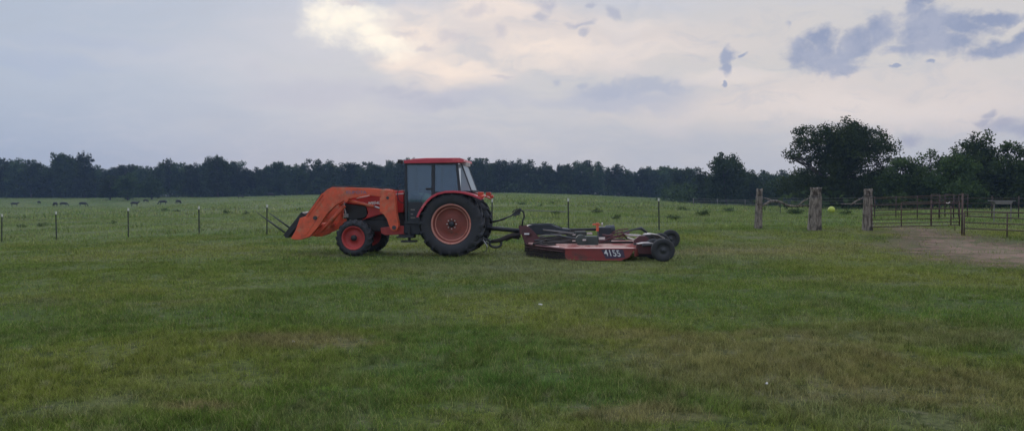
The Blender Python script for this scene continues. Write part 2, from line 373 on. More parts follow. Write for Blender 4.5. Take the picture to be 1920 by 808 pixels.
# ------------------------------------------------------------------ grass blades
def vnoise(x, y, s, seed=0):
    r = np.random.default_rng(seed); T = r.random((64, 64)); x = x / s; y = y / s
    i = np.floor(x).astype(int); j = np.floor(y).astype(int); fx = x - i; fy = y - j; fx = fx*fx*(3-2*fx); fy = fy*fy*(3-2*fy)
    g = lambda a, b: T[a % 64, b % 64]
    return (g(i,j)*(1-fx)+g(i+1,j)*fx)*(1-fy)+(g(i,j+1)*(1-fx)+g(i+1,j+1)*fx)*fy
def tri_mesh(name, V, tints, nper):
    n = len(V) // nper; me = bpy.data.meshes.new(name); me.vertices.add(len(V)); me.vertices.foreach_set('co', V.ravel().astype(np.float32))
    if nper == 3: pat = np.array([[0, 1, 2]])
    elif nper == 5: pat = np.array([[0, 1, 3], [0, 3, 2], [2, 3, 4]])
    f = (np.arange(n)[:, None, None] * nper + pat[None]).reshape(-1)
    me.loops.add(len(f)); me.loops.foreach_set('vertex_index', f); k = len(f) // 3
    me.polygons.add(k); me.polygons.foreach_set('loop_start', np.arange(k) * 3); me.polygons.foreach_set('loop_total', np.full(k, 3))
    me.update(calc_edges=True)
    a = me.color_attributes.new('tint', 'FLOAT_COLOR', 'POINT')
    c = np.ones((len(V), 4), np.float32); c[:, :2] = np.repeat(tints, nper, 0); a.data.foreach_set('color', c.ravel())
    return me
def blades(n, y0, y1, umax, hlo, hhi, w, clump, seed, name, label, seg=1, track_keep=.12, ydist=1.0):
    r = np.random.default_rng(seed)
    # uniform per area in the view wedge, a little wider than the frame
    Y = (y0 ** (1 + ydist) + r.random(n) * (y1 ** (1 + ydist) - y0 ** (1 + ydist))) ** (1 / (1 + ydist)); X = (r.random(n) * 2 - 1) * (umax * Y + 1.0)
    dens = vnoise(X, Y, clump, seed) * .6 + vnoise(X, Y, clump * .31, seed + 1) * .5
    keep = r.random(n) < np.clip(dens * 2.5 - .68, .06, 1)
    td = track_d(X, Y) + (vnoise(X, Y, .8, 5) - .5) * 3; keep &= (td > .2) | (r.random(n) < track_keep)
    X, Y, dens = X[keep], Y[keep], dens[keep]; n = len(X)
    # tufts: pull blades to shared roots
    hh = (hlo + (hhi - hlo) * r.random(n) ** 1.6) * (.35 + .55 * vnoise(X, Y, clump * 1.7, seed + 3) + .75 * vnoise(X, Y, clump * .4, seed + 4) ** 2)
    Zb = hgt(X, Y) - .004; a = r.random(n) * 2 * PI; lean = hh * (.25 + .9 * r.random(n)); ww = w * (.6 + .8 * r.random(n))
    base = np.stack([X, Y, Zb], -1); side = np.stack([np.cos(a), np.sin(a), np.zeros(n)], -1) * ww[:, None] * .5
    b = r.random(n) * 2 * PI; ld = np.stack([np.cos(b), np.sin(b), np.zeros(n)], -1)
    tip = base + ld * lean[:, None]; tip[:, 2] = base[:, 2] + hh
    if seg == 1: V = np.stack([base - side, base + side, tip], 1)
    else:
        mid = base + ld * (lean * .3)[:, None]; mid[:, 2] = base[:, 2] + hh * .62
        V = np.stack([base - side, base + side, mid - side * .8, mid + side * .8, tip], 1)
    tints = np.stack([r.random(n), np.clip(r.random(n) ** 1.3 * .7 + vnoise(X, Y, clump * .7, seed + 7) * .25 + vnoise(X, Y, clump * .2, seed + 8) * .25, 0, 1)], -1)
    me = tri_mesh(name, V.reshape(-1, 3), tints, 3 if seg == 1 else 5); me.materials.append(M['blade'])
    return tag(link(name, me), label, 'grass', kind='stuff')
blades(560000, 4.3, 9.5, .74, .025, .085, .0045, .45, 21, 'lawn_grass', 'short mown lawn grass close to the camera', 2)
blades(480000, 9.5, 19, .74, .03, .08, .009, .8, 22, 'lawn_grass', 'short patchy lawn grass in front of the tractor and mower')
blades(260000, 19, 33.5, .76, .03, .09, .018, 1.4, 23, 'lawn_grass', 'short lawn grass round the tractor up to the fence')
blades(26000, 4.3, 13, .74, .07, .17, .004, .7, 31, 'lawn_tufts', 'taller straggling grass stems standing out of the near lawn', 2)
blades(30000, 13, 31, .76, .08, .2, .012, 1.2, 32, 'lawn_tufts', 'taller straggling grass stems round the parked machines')
blades(150000, 31.5, 75, .8, .08, .3, .03, 3.0, 24, 'pasture_grass', 'taller rough pasture grass just past the fence', track_keep=.6)
blades(140000, 75, 290, .8, .15, .5, .1, 9.0, 25, 'pasture_grass', 'distant rough pasture grass reaching the trees', ydist=.3)

# ------------------------------------------------------------------ trees
def leaf_cloud(lobes, n, leaf, seed, clumps=60, spread=.22, shell=.55):
    """lobes: (cx,cy,cz,rx,ry,rz) ellipsoids; leaf clumps are scattered through them, denser towards the outside."""
    r = np.random.default_rng(seed); lobes = np.array(lobes, float); vol = (lobes[:, 3] * lobes[:, 4] * lobes[:, 5]) ** .7; vol /= vol.sum()
    k = r.choice(len(lobes), clumps, p=vol); d = r.normal(size=(clumps, 3)); d /= np.linalg.norm(d, axis=1)[:, None]
    rad = (shell + (1 - shell) * r.random(clumps)) ** .8
    cc = lobes[k, :3] + d * rad[:, None] * lobes[k, 3:]
    cs = spread * (lobes[k, 3:].mean(1)) * (.5 + r.random(clumps)); ct = r.random(clumps)
    j = r.choice(clumps, n, p=cs ** 1.5 / (cs ** 1.5).sum())
    g = r.normal(size=(n, 3)); g /= np.maximum(1, np.linalg.norm(g, axis=1) / 2.1)[:, None]
    P = cc[j] + g * cs[j][:, None] * np.array([1, 1, .75])
    u = r.normal(size=(n, 3)); u /= np.linalg.norm(u, axis=1)[:, None]; v = np.cross(u, r.normal(size=(n, 3))); v /= np.linalg.norm(v, axis=1)[:, None]
    s = leaf * (.5 + r.random(n)); q = s * (.45 + .5 * r.random(n))
    V = np.stack([P - u * s[:, None] * .5 - v * q[:, None] * .4, P + u * s[:, None] * .5 - v * q[:, None] * .3, P + v * q[:, None] * .7], 1)
    t = np.clip(ct[j] * .7 + r.random(n) * .35, 0, 1)
    return V.reshape(-1, 3), np.stack([t, t], -1)
def crown(name, lobes, n, leaf, seed, mat, **kw):
    V, t = leaf_cloud(lobes, n, leaf, seed, **kw); V[:, 2] = np.maximum(V[:, 2], .02)
    me = tri_mesh(name, V, t, 3); me.materials.append(mat); return me
def trunk(name, h, r0, lobes, seed, nl=6):
    rr = random.Random(seed); b = MB(); x = y = 0; pts = [(0, 0, -.3)]; k = 6
    for i in range(1, k + 1):
        x += rr.uniform(-.03, .03) * h; y += rr.uniform(-.03, .03) * h; pts.append((x, y, h * i / k))
    b.tube(pts, [r0 * (1 - .8 * i / k) * (1.35 if i == 0 else 1) for i in range(k + 1)], 8)
    for L in rr.sample(list(lobes), min(nl, len(lobes))):
        s = Vector(pts[rr.randint(2, 4)]); e = Vector(L[:3]); m_ = (s + e) / 2 + Vector((rr.uniform(-.04, .04), rr.uniform(-.04, .04), -.03)) * h
        b.tube([s, s.lerp(m_, .5) , m_, m_.lerp(e, .6), e], [r0 * .5, r0 * .42, r0 * .33, r0 * .22, r0 * .1], 6)
        for q in range(3):
            e2 = e + Vector((rr.uniform(-1, 1) * L[3], rr.uniform(-1, 1) * L[4], rr.uniform(-.3, .9) * L[5])) * .8
            b.tube([m_.lerp(e, .4), e.lerp(e2, .4), e2], [r0 * .18, r0 * .12, r0 * .05], 4)
    bmesh.ops.recalc_face_normals(b.bm, faces=b.bm.faces); me = bpy.data.meshes.new(name); b.bm.to_mesh(me); b.bm.free(); me.materials.append(M['bark']); return me

# unit-height far trees (height 1 => scaled in metres)
VAR = []
for v in range(9):
    rr = random.Random(100 + v); lobes = []
    style = v % 3
    for k in range(10 if style else 8):
        t = rr.random(); z = .2 + .68 * t
        wdt = (.3 - .2 * t) if style == 0 else (.27 - .08 * abs(t - .5)) if style == 1 else (.14 + .2 * t)
        a = rr.uniform(0, 2 * PI); rad = wdt * rr.uniform(.2, .85)
        s = rr.uniform(.1, .17); lobes.append((math.cos(a) * rad, math.sin(a) * rad, min(z, 1 - s * .8), s * 1.25, s * 1.25, s * .85))
    lobes.append((rr.uniform(-.06,.06), rr.uniform(-.06,.06), .84, .2, .2, .15)); lobes.append((0, 0, .3, .26, .26, .26)); lobes.append((0, 0, .6, .24, .24, .2))
    VAR.append((crown('crown', lobes, 3600, .043, 200 + v, M['leaf'], clumps=90, spread=.26, shell=.45), trunk('trunk', .85, .02, lobes, 300 + v, 4)))
def tree_at(name, var, loc, h, wx, rz, label, cat='tree', group=None):
    t = empty(name, loc, rz); t.scale = (wx, wx, h)
    c = link('crown', VAR[var][0], t); k = link('trunk', VAR[var][1], t); tag(t, label, cat, group); return t

TOP = [(-160,300),(-60,304),(0,300),(20,298),(40,303),(60,301),(75,298),(95,303),(108,291),(125,289),(142,297),(150,305),(183,312),(215,311),(240,302),(262,306),(290,309),(320,301),(345,306),(362,299),(385,303),(398,292),(405,287),(425,291),(445,300),(460,313),(475,307),(500,303),(520,297),(560,302),(590,304),(600,299),(627,306),(645,312),(658,303),(672,304),(692,303),(715,305),(735,297),(757,298),(870,295),(900,297),(930,297),(960,299),(990,301),(1030,305),(1060,302),(1090,300),(1120,303),(1150,308),(1180,312),(1230,308),(1250,306),(1290,309),(1320,317),(1345,318),(1400,319),(1440,317),(1480,322),(1540,322),(1640,322),(2200,318)]
def top_y(px): return float(np.interp(px, [p[0] for p in TOP], [p[1] for p in TOP]))
def sector(px):
    if px < 340: return 'behind the grazing cattle', 'far treeline behind the cattle'
    if px < 757: return 'behind the loader arms', 'far treeline behind the loader'
    if px < 1000: return 'just right of the tractor cab', 'far treeline right of the cab'
    if px < 1300: return 'behind the mower and its wheels', 'far treeline behind the mower'
    return 'behind the wooden posts and big tree', 'far treeline behind the wooden posts'
rt = random.Random(5)
def far_tree(px, Y, ty, wfac, what):
    g = on_ground(px, Y); top = at(px, ty, Y); h = (top.z - g.z) * rt.uniform(.99, 1.01); sec, grp = sector(px)
    return tree_at('treeline_tree', rt.randrange(9), g - Vector((0, 0, .2)), h, h * wfac, rt.uniform(0, 2 * PI), what + ' ' + sec, group=grp + what[:5])
px = -150.0
while px < 1500:                         # front row makes the skyline
    Y = rt.uniform(300, 318) if px < 1250 else rt.uniform(235, 262)
    if px < 1250 and rt.random() < .4: Y -= rt.uniform(4, 12)
    far_tree(px, Y, top_y(px) + rt.choice([-2, -.5, 0, 1, 2.5, 5, 8]), rt.uniform(.6, 1.1), 'dark leafy tree of the far treeline')
    px += rt.uniform(11, 20)
px = -150.0
while px < 1950:                         # second row, a little lower, closes the gaps
    Y = rt.uniform(330, 352) if px < 1350 else rt.uniform(190, 235)
    far_tree(px, Y, top_y(px) + rt.uniform(3, 14), rt.uniform(.8, 1.1), 'dim inner tree of the far treeline')
    px += rt.uniform(15, 24)
def single(px, Y, ty, wfac, var, label, base_y=None):
    g = on_ground(px, Y); h = at(px, ty, Y).z - g.z; return tree_at('tree', var, g, h, h * wfac, 1.3 * var, label)
single(160, 296, 283, .75, 2, 'round topped tree standing tallest at the left end of the treeline')
single(122, 298, 289, .7, 5, 'tall tree just left of the round topped one')
single(410, 294, 286, .85, 1, 'broad tallest tree above the treeline left of the loader')
single(205, 262, 329, 1.5, 3, 'low spreading tree jutting into the field at left of the treeline gap')
single(240, 256, 326, 1.4, 4, 'bushy low tree in front of the treeline behind the cattle')
single(285, 264, 330, 1.6, 6, 'wide low thicket tree right of the bushy low one')

single(1412, 190, 318, .9, 7, 'smaller tree right of the rounded lone one')
single(1318, 196, 322, .9, 3, 'low dark tree left of the rounded lone one')
single(1462, 170, 324, 1.0, 1, 'low dark tree between the lone tree and the big tree')

# near trees on the right, each with its own crown traced as lobes in metres
def near_tree(name, px, Y, lobes_px, n, leaf, seed, label, cat='tree', tr=.28, clumps=150, spread=.26, shell=.45, nl=9, mat=None):
    g = on_ground(px, Y); s = F / Y; L = []
    r_ = random.Random(seed)
    for lx, ly, rx, ry in lobes_px:
        p = at(lx, ly, Y)
        for q in range(2):
            L.append((p.x - g.x, r_.uniform(-.7, .7) * rx / s * 1.2, p.z - g.z, rx / s, rx / s, ry / s))
    t = empty(name, g); hh = max(l[2] for l in L)
    link('crown', crown('crown', L, n, leaf, seed, mat or M['leafnear'], clumps=clumps, spread=spread, shell=shell), t)
    link('trunk', trunk('trunk', hh * .8, tr, L, seed, nl), t)
    return tag(t, label, cat)
near_tree('tree', 1583, 104, [(1512,258,30,18),(1545,246,36,16),(1590,244,36,18),(1630,262,30,22),(1652,285,20,24),(1600,285,55,32),(1500,284,30,15),(1510,272,26,16),(1484,289,14,9),(1505,296,20,10),(1490,296,14,8),(1545,300,36,24),(1640,320,32,24),(1580,335,50,26),(1545,350,38,22),(1620,355,44,26),(1585,372,52,16),(1535,276,30,20),(1530,335,34,26),(1650,345,30,26),(1520,362,30,18),(1575,300,55,30),(1570,252,42,18),(1592,268,60,26),(1655,308,16,18)],
          46000, .25, 61, 'big spreading tree with a ragged crown behind the wooden posts', tr=.34, clumps=460, spread=.2, shell=.3, nl=16)
near_tree('tree', 1840, 96, [(1828,252,13,8),(1828,262,24,16),(1822,285,36,20),(1840,300,38,20),(1805,312,34,22),(1835,335,46,30),(1825,365,48,20),(1860,285,18,12)], 17000, .27, 62, 'tall dome shaped tree behind the pipe gate', clumps=200, spread=.25, tr=.26, nl=7)
near_tree('tree', 1895, 92, [(1893,279,20,10),(1905,290,18,10),(1880,318,26,22),(1905,340,32,28),(1895,368,40,18),(1925,310,20,20)], 12000, .27, 63, 'tree with a flat side lobe at the right edge of the photo', clumps=140, tr=.2, nl=6)
near_tree('tree', 1748, 100, [(1745,289,18,8),(1762,297,14,8),(1735,302,18,8),(1750,322,30,20),(1750,352,38,26),(1750,372,40,14)], 9000, .25, 64, 'thin airy small tree left of the dome shaped one', clumps=110, spread=.3, tr=.16, nl=8)
near_tree('tree', 1362, 178, [(1362,300,20,11),(1350,309,18,12),(1376,309,20,12),(1345,325,18,16),(1380,328,20,18),(1362,320,26,18),(1362,350,34,26)], 7000, .5, 71, 'rounded dark tree rising alone above the treeline left of the big tree', tr=.3, clumps=120, nl=5, mat=M['leaf'])
near_tree('bush', 1690, 92, [(1690,310,26,10),(1705,303,20,8),(1680,330,26,20),(1700,350,36,28),(1690,372,40,16),(1718,322,22,16)], 11000, .27, 65, 'green bushy thicket right of the big tree', 'bush', tr=.12, clumps=120)
near_tree('bush', 1785, 88, [(1782,300,22,12),(1795,320,28,20),(1775,345,34,24),(1800,365,38,20)], 9000, .27, 66, 'dark thicket between the airy tree and the dome shaped tree', 'bush', tr=.12, clumps=110)
near_tree('bush', 1515, 128, [(1512,335,28,16),(1500,352,32,18),(1530,360,34,18)], 7000, .3, 67, 'low dark bush left of the big tree trunk', 'bush', tr=.12, clumps=90)
near_tree('bush', 1655, 112, [(1655,340,26,20),(1650,362,32,20),(1672,352,24,20)], 7000, .3, 68, 'low bush under the right side of the big tree', 'bush', tr=.12, clumps=90)
near_tree('tree', 1960, 90, [(1958,300,36,30),(1950,345,45,35),(1965,368,48,20)], 9000, .3, 69, 'dark tree cut off by the right border of the photo', clumps=120, tr=.2)
near_tree('tree', 2040, 95, [(2040,290,46,30),(2040,345,55,40)], 7000, .35, 70, 'dark tree beyond the right end of the pipe fence', clumps=100, tr=.2)

# undergrowth along the far treeline: one mass
def undergrowth():
    r = np.random.default_rng(8); L = []
    for i in range(620):
        px_ = -150 + 1650 * r.random(); Y = (296 + 60 * r.random()) if px_ < 1250 else (190 + 60 * r.random())
        g = on_ground(px_, Y); L.append((g.x, g.y, g.z + 1.5, 3.6 + 2 * r.random(), 3, 2.2 + 1.8 * r.random()))
    for i in range(120):
        px_ = 1440 + 560 * r.random(); Y = 95 + 40 * r.random(); g = on_ground(px_, Y); L.append((g.x, g.y, g.z + .9, 2.2, 2, 1.0 + .9 * r.random()))
    V, t = leaf_cloud(L, 80000, .85, 9, clumps=3200, spread=.34, shell=.3)
    me = tri_mesh('undergrowth', V, t, 3); me.materials.append(M['leaf']); tag(link('undergrowth', me), 'dark undergrowth filling the foot of the trees', 'undergrowth', kind='stuff')
undergrowth()

# weeds standing in the pasture
def weeds():
    ws = [(1040,404,.35),(1046,403,.3),(310,396,.5),(330,397,.4),(425,401,.5),(462,403,.4),(1500,398,.4),(1590,404,.5),(560,395,.4),(210,420,.3),(40,427,.3),(1490,402,.6),(1120,400,.4),(1262,412,.4),(980,384,.4),(1035,382,.4),(1320,405,.5),(1370,398,.5),(80,425,.35),(640,400,.4),(1160,412,.3),(1280,395,.5),(1010,388,.3)]
    L = []
    for px_, y, h in ws:
        lo, hi = 33.0, 290.0                      # march to the distance whose ground shows at that row
        Y = 33.0
        while Y < 290 and HZ + (CAMH - on_ground(px_, Y).z) / Y * F > y: Y += 1
        g = on_ground(px_, Y); h *= .7; L.append((g.x, g.y, g.z + h * .4, h * 1.6, h * 1.2, h * .55))
    V, t = leaf_cloud(L, 7000, .09, 19, clumps=240, spread=.35, shell=.2)
    me = tri_mesh('weeds', V, t, 3); me.materials.append(M['weed']); tag(link('weeds', me), 'dark weed clumps scattered in the pasture', 'weeds', kind='stuff')
weeds()

# ------------------------------------------------------------------ tractor
TH = 6.0
TO = Vector((-1.63, 21.1, 0)); 
_f = Vector((-math.cos(R(TH)), math.sin(R(TH)), 0)); _l = Vector((-math.sin(R(TH)), -math.cos(R(TH)), 0))
def PL(px, py, w, O=TO, f=_f, l=_l):
    d = ray(px, py); c = Vector((0, 0, CAMH)); t = (w - (c - O).dot(l)) / d.dot(l); p = c + d * t - O
    return (p.dot(f), p.z)
def P3(px, py, w): a = PL(px, py, w); return (a[0], w, a[1])
TO.z = 0.0
TR = empty('tractor', TO, PI - R(TH)); tag(TR, 'orange red cab tractor with loader arms parked on the grass', 'tractor')

def lug_tyre(Ro, Ri, hw, nl, lug, name, parent, mat):
    """hw = half width; lathe + chevron lugs"""
    b = MB(); c = Ro - lug
    prof = [(Ri, -hw*.62), (Ri + .02, -hw*.8), (Ri + (c-Ri)*.3, -hw*.96), (Ri + (c-Ri)*.62, -hw*1.0), (c - .05, -hw*.93), (c - .012, -hw*.8), (c, -hw*.4), (c, 0)]
    prof = prof + [(r, -y) for r, y in prof[-2::-1]]
    b.lathe(prof, 56, closed=True)
    for sd in (-1, 1):
        for k in range(nl):
            a0 = 2*PI*(k + (.5 if sd > 0 else 0))/nl; da = 2*PI/nl
            pts = [(0.0, 0, c - .01, Ro), (.42*da, hw*.5, c - .01, Ro - .004), (.62*da, hw*.86, c - .03, Ro - .02), (.66*da, hw*1.02, c - .13, c - .06)]
            prev = None
            for (off, y, r0, r1) in pts:
                th = .16 * da
                ring = []
                for (aa, rr_) in ((-th, r0), (th, r0), (th*.8, r1), (-th*.8, r1)):
                    ang = a0 + off + aa; ring.append(b.bm.verts.new((rr_*math.cos(ang), sd*y, rr_*math.sin(ang))))
                if prev:
                    for q in range(4): b.bm.faces.new((prev[q], prev[(q+1) % 4], ring[(q+1) % 4], ring[q]))
                else: b.bm.faces.new(ring)
                prev = ring
            b.bm.faces.new(prev[::-1])
    return b.build(name, mat, parent)

# wheels -----------------------------------------------------------
cr = PL(845, 420.5, 1.0); cf = PL(661.5, 446.5, 1.0)
RR = cr[1] + .0; RF = cf[1] + .0
def rear_wheel(sd):
    w = empty('rear_wheel', (cr[0], sd * .74, RR), 0 if sd > 0 else PI, TR)
    lug_tyre(RR + .01, .52, .26, 20, .06, 'tyre', w, M['tyre'])
    b = MB(); b.lathe([(.535, -.2), (.535, .2), (.55, .215), (.54, .225), (.508, .215), (.5, .19), (.5, -.2)], 56, closed=True)
    rm = b.build('rim', M['rimpale'], w)
    b = MB(); b.lathe([(.499, .185), (.475, .15), (.465, .12), (.465, -.1), (.499, -.1)], 56, closed=True); b.build('rim_well', M['rimdark'], rm)
    b = MB(); b.lathe([(.464, .125), (.435, .13), (.43, .115), (.435, .08), (.464, .08)], 56, closed=True); b.build('rim_bead', M['rimpale'], rm)
    b = MB(); b.lathe([(.47, .075), (.43, .1), (.41, .085), (.3, .07), (.24, .1), (.1, .11), (.08, .1), (0.001, .1), (0.001, .05), (.47, .045)], 48); b.build('disc', M['rimdark'], w)
    b = MB(); b.lathe([(.001, .1), (.085, .1), (.085, .15), (.06, .18), (.001, .18)][::-1], 24)
    b.build('hub', M['black'], w)
    b = MB()
    for k in range(8):
        a = 2*PI*k/8; b.lathe([(.001, .1), (.018, .1), (.018, .135), (.001, .135)], 8, (.125*math.cos(a), 0, .125*math.sin(a)))
    b.build('wheel_nuts', M['palemetal'], w)
    return w
def front_wheel(sd):
    w = empty('front_wheel', (cf[0], sd * .81, RF), 0 if sd > 0 else PI, TR)
    lug_tyre(RF + .008, .31, .19, 18, .035, 'tyre', w, M['tyre'])
    b = MB(); b.lathe([(.315, -.15), (.315, .14), (.33, .16), (.32, .17), (.295, .155), (.28, .11), (.27, .06), (.22, .02), (.12, .04), (.11, .07), (.001, .07), (.001, -.02), (.27, -.03), (.28, -.15)], 48, closed=True)
    b.build('rim', M['rim'], w)
    b = MB(); b.lathe([(.001, .05), (.085, .05), (.085, .12), (.06, .15), (.001, .15)][::-1], 24); b.build('hub', M['black'], w)
    return w
for sd in (1, -1): rear_wheel(sd); front_wheel(sd)

def poly(pix, w): return [PL(x, y, w) for x, y in pix]
def part(name, pix, w0, w1, mat, trace=None, bevel=.012, parent=TR, mirror=False):
    b = MB(); b.prism(poly(pix, trace if trace is not None else max(w0, w1)), w0, w1)
    return b.build(name, mat, parent, bevel)

# chassis / engine / axles
b = MB(); b.prism(poly([(650,410),(760,402),(800,410),(860,400),(885,402),(885,432),(800,442),(740,436),(650,430)], .2), -.22, .22)
b.prism(poly([(655,385),(758,385),(758,412),(655,412)], .25), -.26, .26)
b.build('chassis', M['dark'], TR, .02)
b = MB(); b.tube([(cr[0], -.7, RR), (cr[0], .7, RR)], .13, 16); b.prism([(cr[0]-.3, RR-.25), (cr[0]+.35, RR-.25), (cr[0]+.35, RR+.3), (cr[0]-.3, RR+.3)], -.3, .3); b.build('rear_axle', M['dark'], TR, .02)
b = MB(); b.tube([(cf[0], -.78, RF), (cf[0], -.3, RF + .02), (cf[0], .3, RF + .02), (cf[0], .78, RF)], [.1, .08, .08, .1], 12); b.box(cf[0]-.25, cf[0]+.3, -.2, .2, RF, RF+.25); b.build('front_axle', M['dark'], TR, .015)
# hood
hp = [(757,357.5),(700,361),(664,366),(650,372),(645.5,381),(686,386),(688,392),(690,400),(686,408),(677,413),(697,407),(713,402.5),(728,400),(742,399),(757,398)]
ht = PL(757, 357.5, .36)
b = MB(); b.prism(poly([(757,361),(700,364.5),(664,369),(652,374),(646,381),(686,386),(690,400),(686,408),(677,413),(697,407),(713,402.5),(728,400),(742,399),(757,398)], .4), -.4, .4)
b.prism(poly([(757,357),(700,360.5),(664,365.5),(653,371),(650,376),(757,376)], .3), -.3, .3)
b.build('hood', M['red'], TR, .03)
b = MB(); b.prism(poly([(646,381.5),(685,386.5),(688,395),(688,404),(683,409),(660,412),(645,410)], .38), -.385, .385); b.build('grille', M['black'], TR, .02)
b = MB(); b.box(*sorted((PL(651,400,.3)[0], PL(644.5,400,.3)[0])), -.33, .33, PL(648,410,.3)[1], PL(648,384,.3)[1]); b.build('front_panel', M['dark'], TR, .02)
for sd in (1, -1):
    c0 = PL(648, 404, .4); b = MB(); b.box(c0[0]-.03, c0[0]+.07, sd*.3-.07, sd*.3+.07, c0[1]-.05, c0[1]+.06); b.build('headlight', M['clearlens'], TR, .015)
b = MB(); p0 = P3(757, 362, .405); p1 = P3(741, 363.5, .405); b.prism([(p0[0], p0[2]), (p1[0], p1[2]), (p1[0], p1[2]-.03), (p0[0], p0[2]-.03)], .4, .406); b.build('hood_stripe', M['palemetal'], TR)

# cab
cx0 = PL(759, 400, .66)[0]; cxb = PL(812, 350, .66)[0]; cxc = PL(862, 357, .66)[0]; cxct = PL(856, 306, .66)[0]
zr = PL(810, 306.5, .66)[1]; zf = PL(760, 416, .66)[1]; zs = PL(830, 358, .66)[1]
cxr = cxc - .14; cxrt = cxct - .07                                  # rear window planes (x at bottom, top)
b = MB()
fz0 = zf
for sd in (1, -1):
    y0, y1 = sd*.60, sd*.66
    b.prism([(cx0, zf), (cx0-.07, zf), (cx0-.06, zr), (cx0+.0, zr)], y0, y1)                       # front post
    b.prism([(cxb+.055, zs-.35), (cxb-.045, zs-.35), (cxb-.045, zr), (cxb+.045, zr)], y0, y1)            # middle post
    b.prism([(cxc+.04, zs-.05), (cxc-.04, zs-.05), (cxct-.04, zr), (cxct+.03, zr)], y0, y1)        # rear side post
    b.prism([(cxr-.14, zs+.0), (cxr-.18, zs+.0), (cxrt-.06, zr), (cxrt-.01, zr)], sd*.50, sd*.545)      # rear window post
    b.prism([(cx0, zr-.04), (cxct-.04, zr-.04), (cxct-.04, zr+.01), (cx0, zr+.01)], y0+.002*sd, y1-.002*sd)
    b.prism([(cx0-.02, zf+.02), (cxb, zf+.02), (cxb, zf-.06), (cx0-.02, zf-.06)], y0+.002*sd, y1-.002*sd)
    b.prism([(cxb, zs-.02), (cxc-.1, zs+.0), (cxc-.1, zs-.05), (cxb, zs-.07)], y0+.003*sd, y1-.003*sd)
b.box(cx0-.05, cx0, -.6, .6, zr-.06, zr); b.box(cx0-.05, cx0, -.6, .6, zs-.1, zs-.04)
b.box(cxr-.2, cxr-.14, -.54, .54, zs-.04, zs+.02)
b.build('cab_frame', M['trim'], TR, .01)
# dark lower bodywork: dash, floor and rear wall
b = MB(); b.prism(poly([(760,415),(786,415),(800,415),(842,362),(866,364),(872,400),(872,420),(760,420)], .58), -.57, .57)
b.build('cab_floor', M['trim'], TR, .01)
b = MB(); b.prism([(cx0-.06, zf), (cx0-.3, zf), (cx0-.26, zs-.12), (cx0-.06, zs-.02)], -.36, .36); b.build('dashboard', M['trim'], TR, .03)
# door (lower solid area with glass above it)
dz = zs - .02
b = MB(); b.prism([(cx0-.08, zf), (cxb+.04-.2, zf), (cxb+.04, zs-.42+.0), (cxb+.04, dz), (cx0-.08, dz)], .615, .625)
door = b.build('door', M['glass'], TR)
b = MB(); b.box(*sorted((cx0-.1, cx0-.5)), .61, .64, zf+.02, zf+.55); b.build('door_panel', M['trim'], door, .01)
b = MB(); q = P3(803, 354.5, .66); b.box(q[0]-.09, q[0]+.07, .655, .69, q[2]-.025, q[2]+.03); b.build('door_handle', M['black'], door, .01)
for dx, zz, l_ in ((.2, .1, .13), (.18, .2, .07), (.22, .32, .12)):
    b = MB(); b.box(cx0-.12-l_-.04, cx0-.12-.04, .64, .643, zf+zz, zf+zz+.03); b.build('door_sticker', M['pipepale'], door)
# glass panes
for sd in (1, -1):
    y = sd * .622
    b = MB(); b.prism([(cx0-.07, zs-.02), (cxb+.04, zs-.02), (cxb+.03, zr-.04), (cx0-.06, zr-.04)], y-.003, y+.003); b.build('side_window', M['glass'], TR)
    b = MB(); b.prism([(cxb-.03, zs-.02), (cxc+.04, zs), (cxct+.03, zr-.04), (cxb-.03, zr-.04)], y-.003, y+.003); b.build('side_window', M['glass'], TR)
    b = MB(); v = [b.bm.verts.new(p) for p in ((cxc-.03, sd*.655, zs), (cxr-.15, sd*.54, zs), (cxrt-.03, sd*.54, zr), (cxct-.03, sd*.655, zr))]; b.bm.faces.new(v); b.build('rear_quarter_window', M['rearglass'], TR)
b = MB(); b.prism([(cxr-.155, zs), (cxr-.165, zs), (cxrt-.045, zr), (cxrt-.035, zr)], -.5, .5); b.build('rear_window', M['rearglass'], TR)
b = MB(); b.box(cx0-.04, cx0-.034, -.6, .6, zs-.04, zr-.05); b.build('windshield', M['glass'], TR)
# roof
rf = [(756.5,300.5),(758,307),(868,305),(873,304),(871,297.5),(858,296.5),(800,297.5),(764,298.8)]
b = MB(); b.prism(poly([(757,301),(757.5,306.5),(866,305),(870,303.5),(869,299),(860,297.5),(800,298.5),(766,299.6)], .7), -.7, .7)
b.prism(poly([(770,299),(860,297.5),(862,296.2),(800,296.5),(775,298)], .45), -.45, .45)
b.build('roof', M['roofred'], TR, .025)
for px_, py_, w_, m_ in ((751, 303, .5, 'black'), (751, 303, -.5, 'black')):
    q = P3(px_, py_, w_); b = MB(); b.box(q[0]-.05, q[0]+.06, w_-.09, w_+.09, q[2]-.06, q[2]+.05); b.tube([(q[0]-.04, w_, q[2]), (q[0]-.15, w_, q[2]+.02)], .015, 6); b.build('work_light', M['black'], TR, .015)
for w_ in (.55, -.55):
    q = P3(877, 309, w_); b = MB(); b.box(q[0]-.06, q[0]+.05, w_-.08, w_+.08, q[2]-.05, q[2]+.05); b.tube([(q[0]+.04, w_, q[2]), (q[0]+.2, w_, q[2]+.06)], .015, 6); b.build('work_light', M['palemetal'], TR, .015)
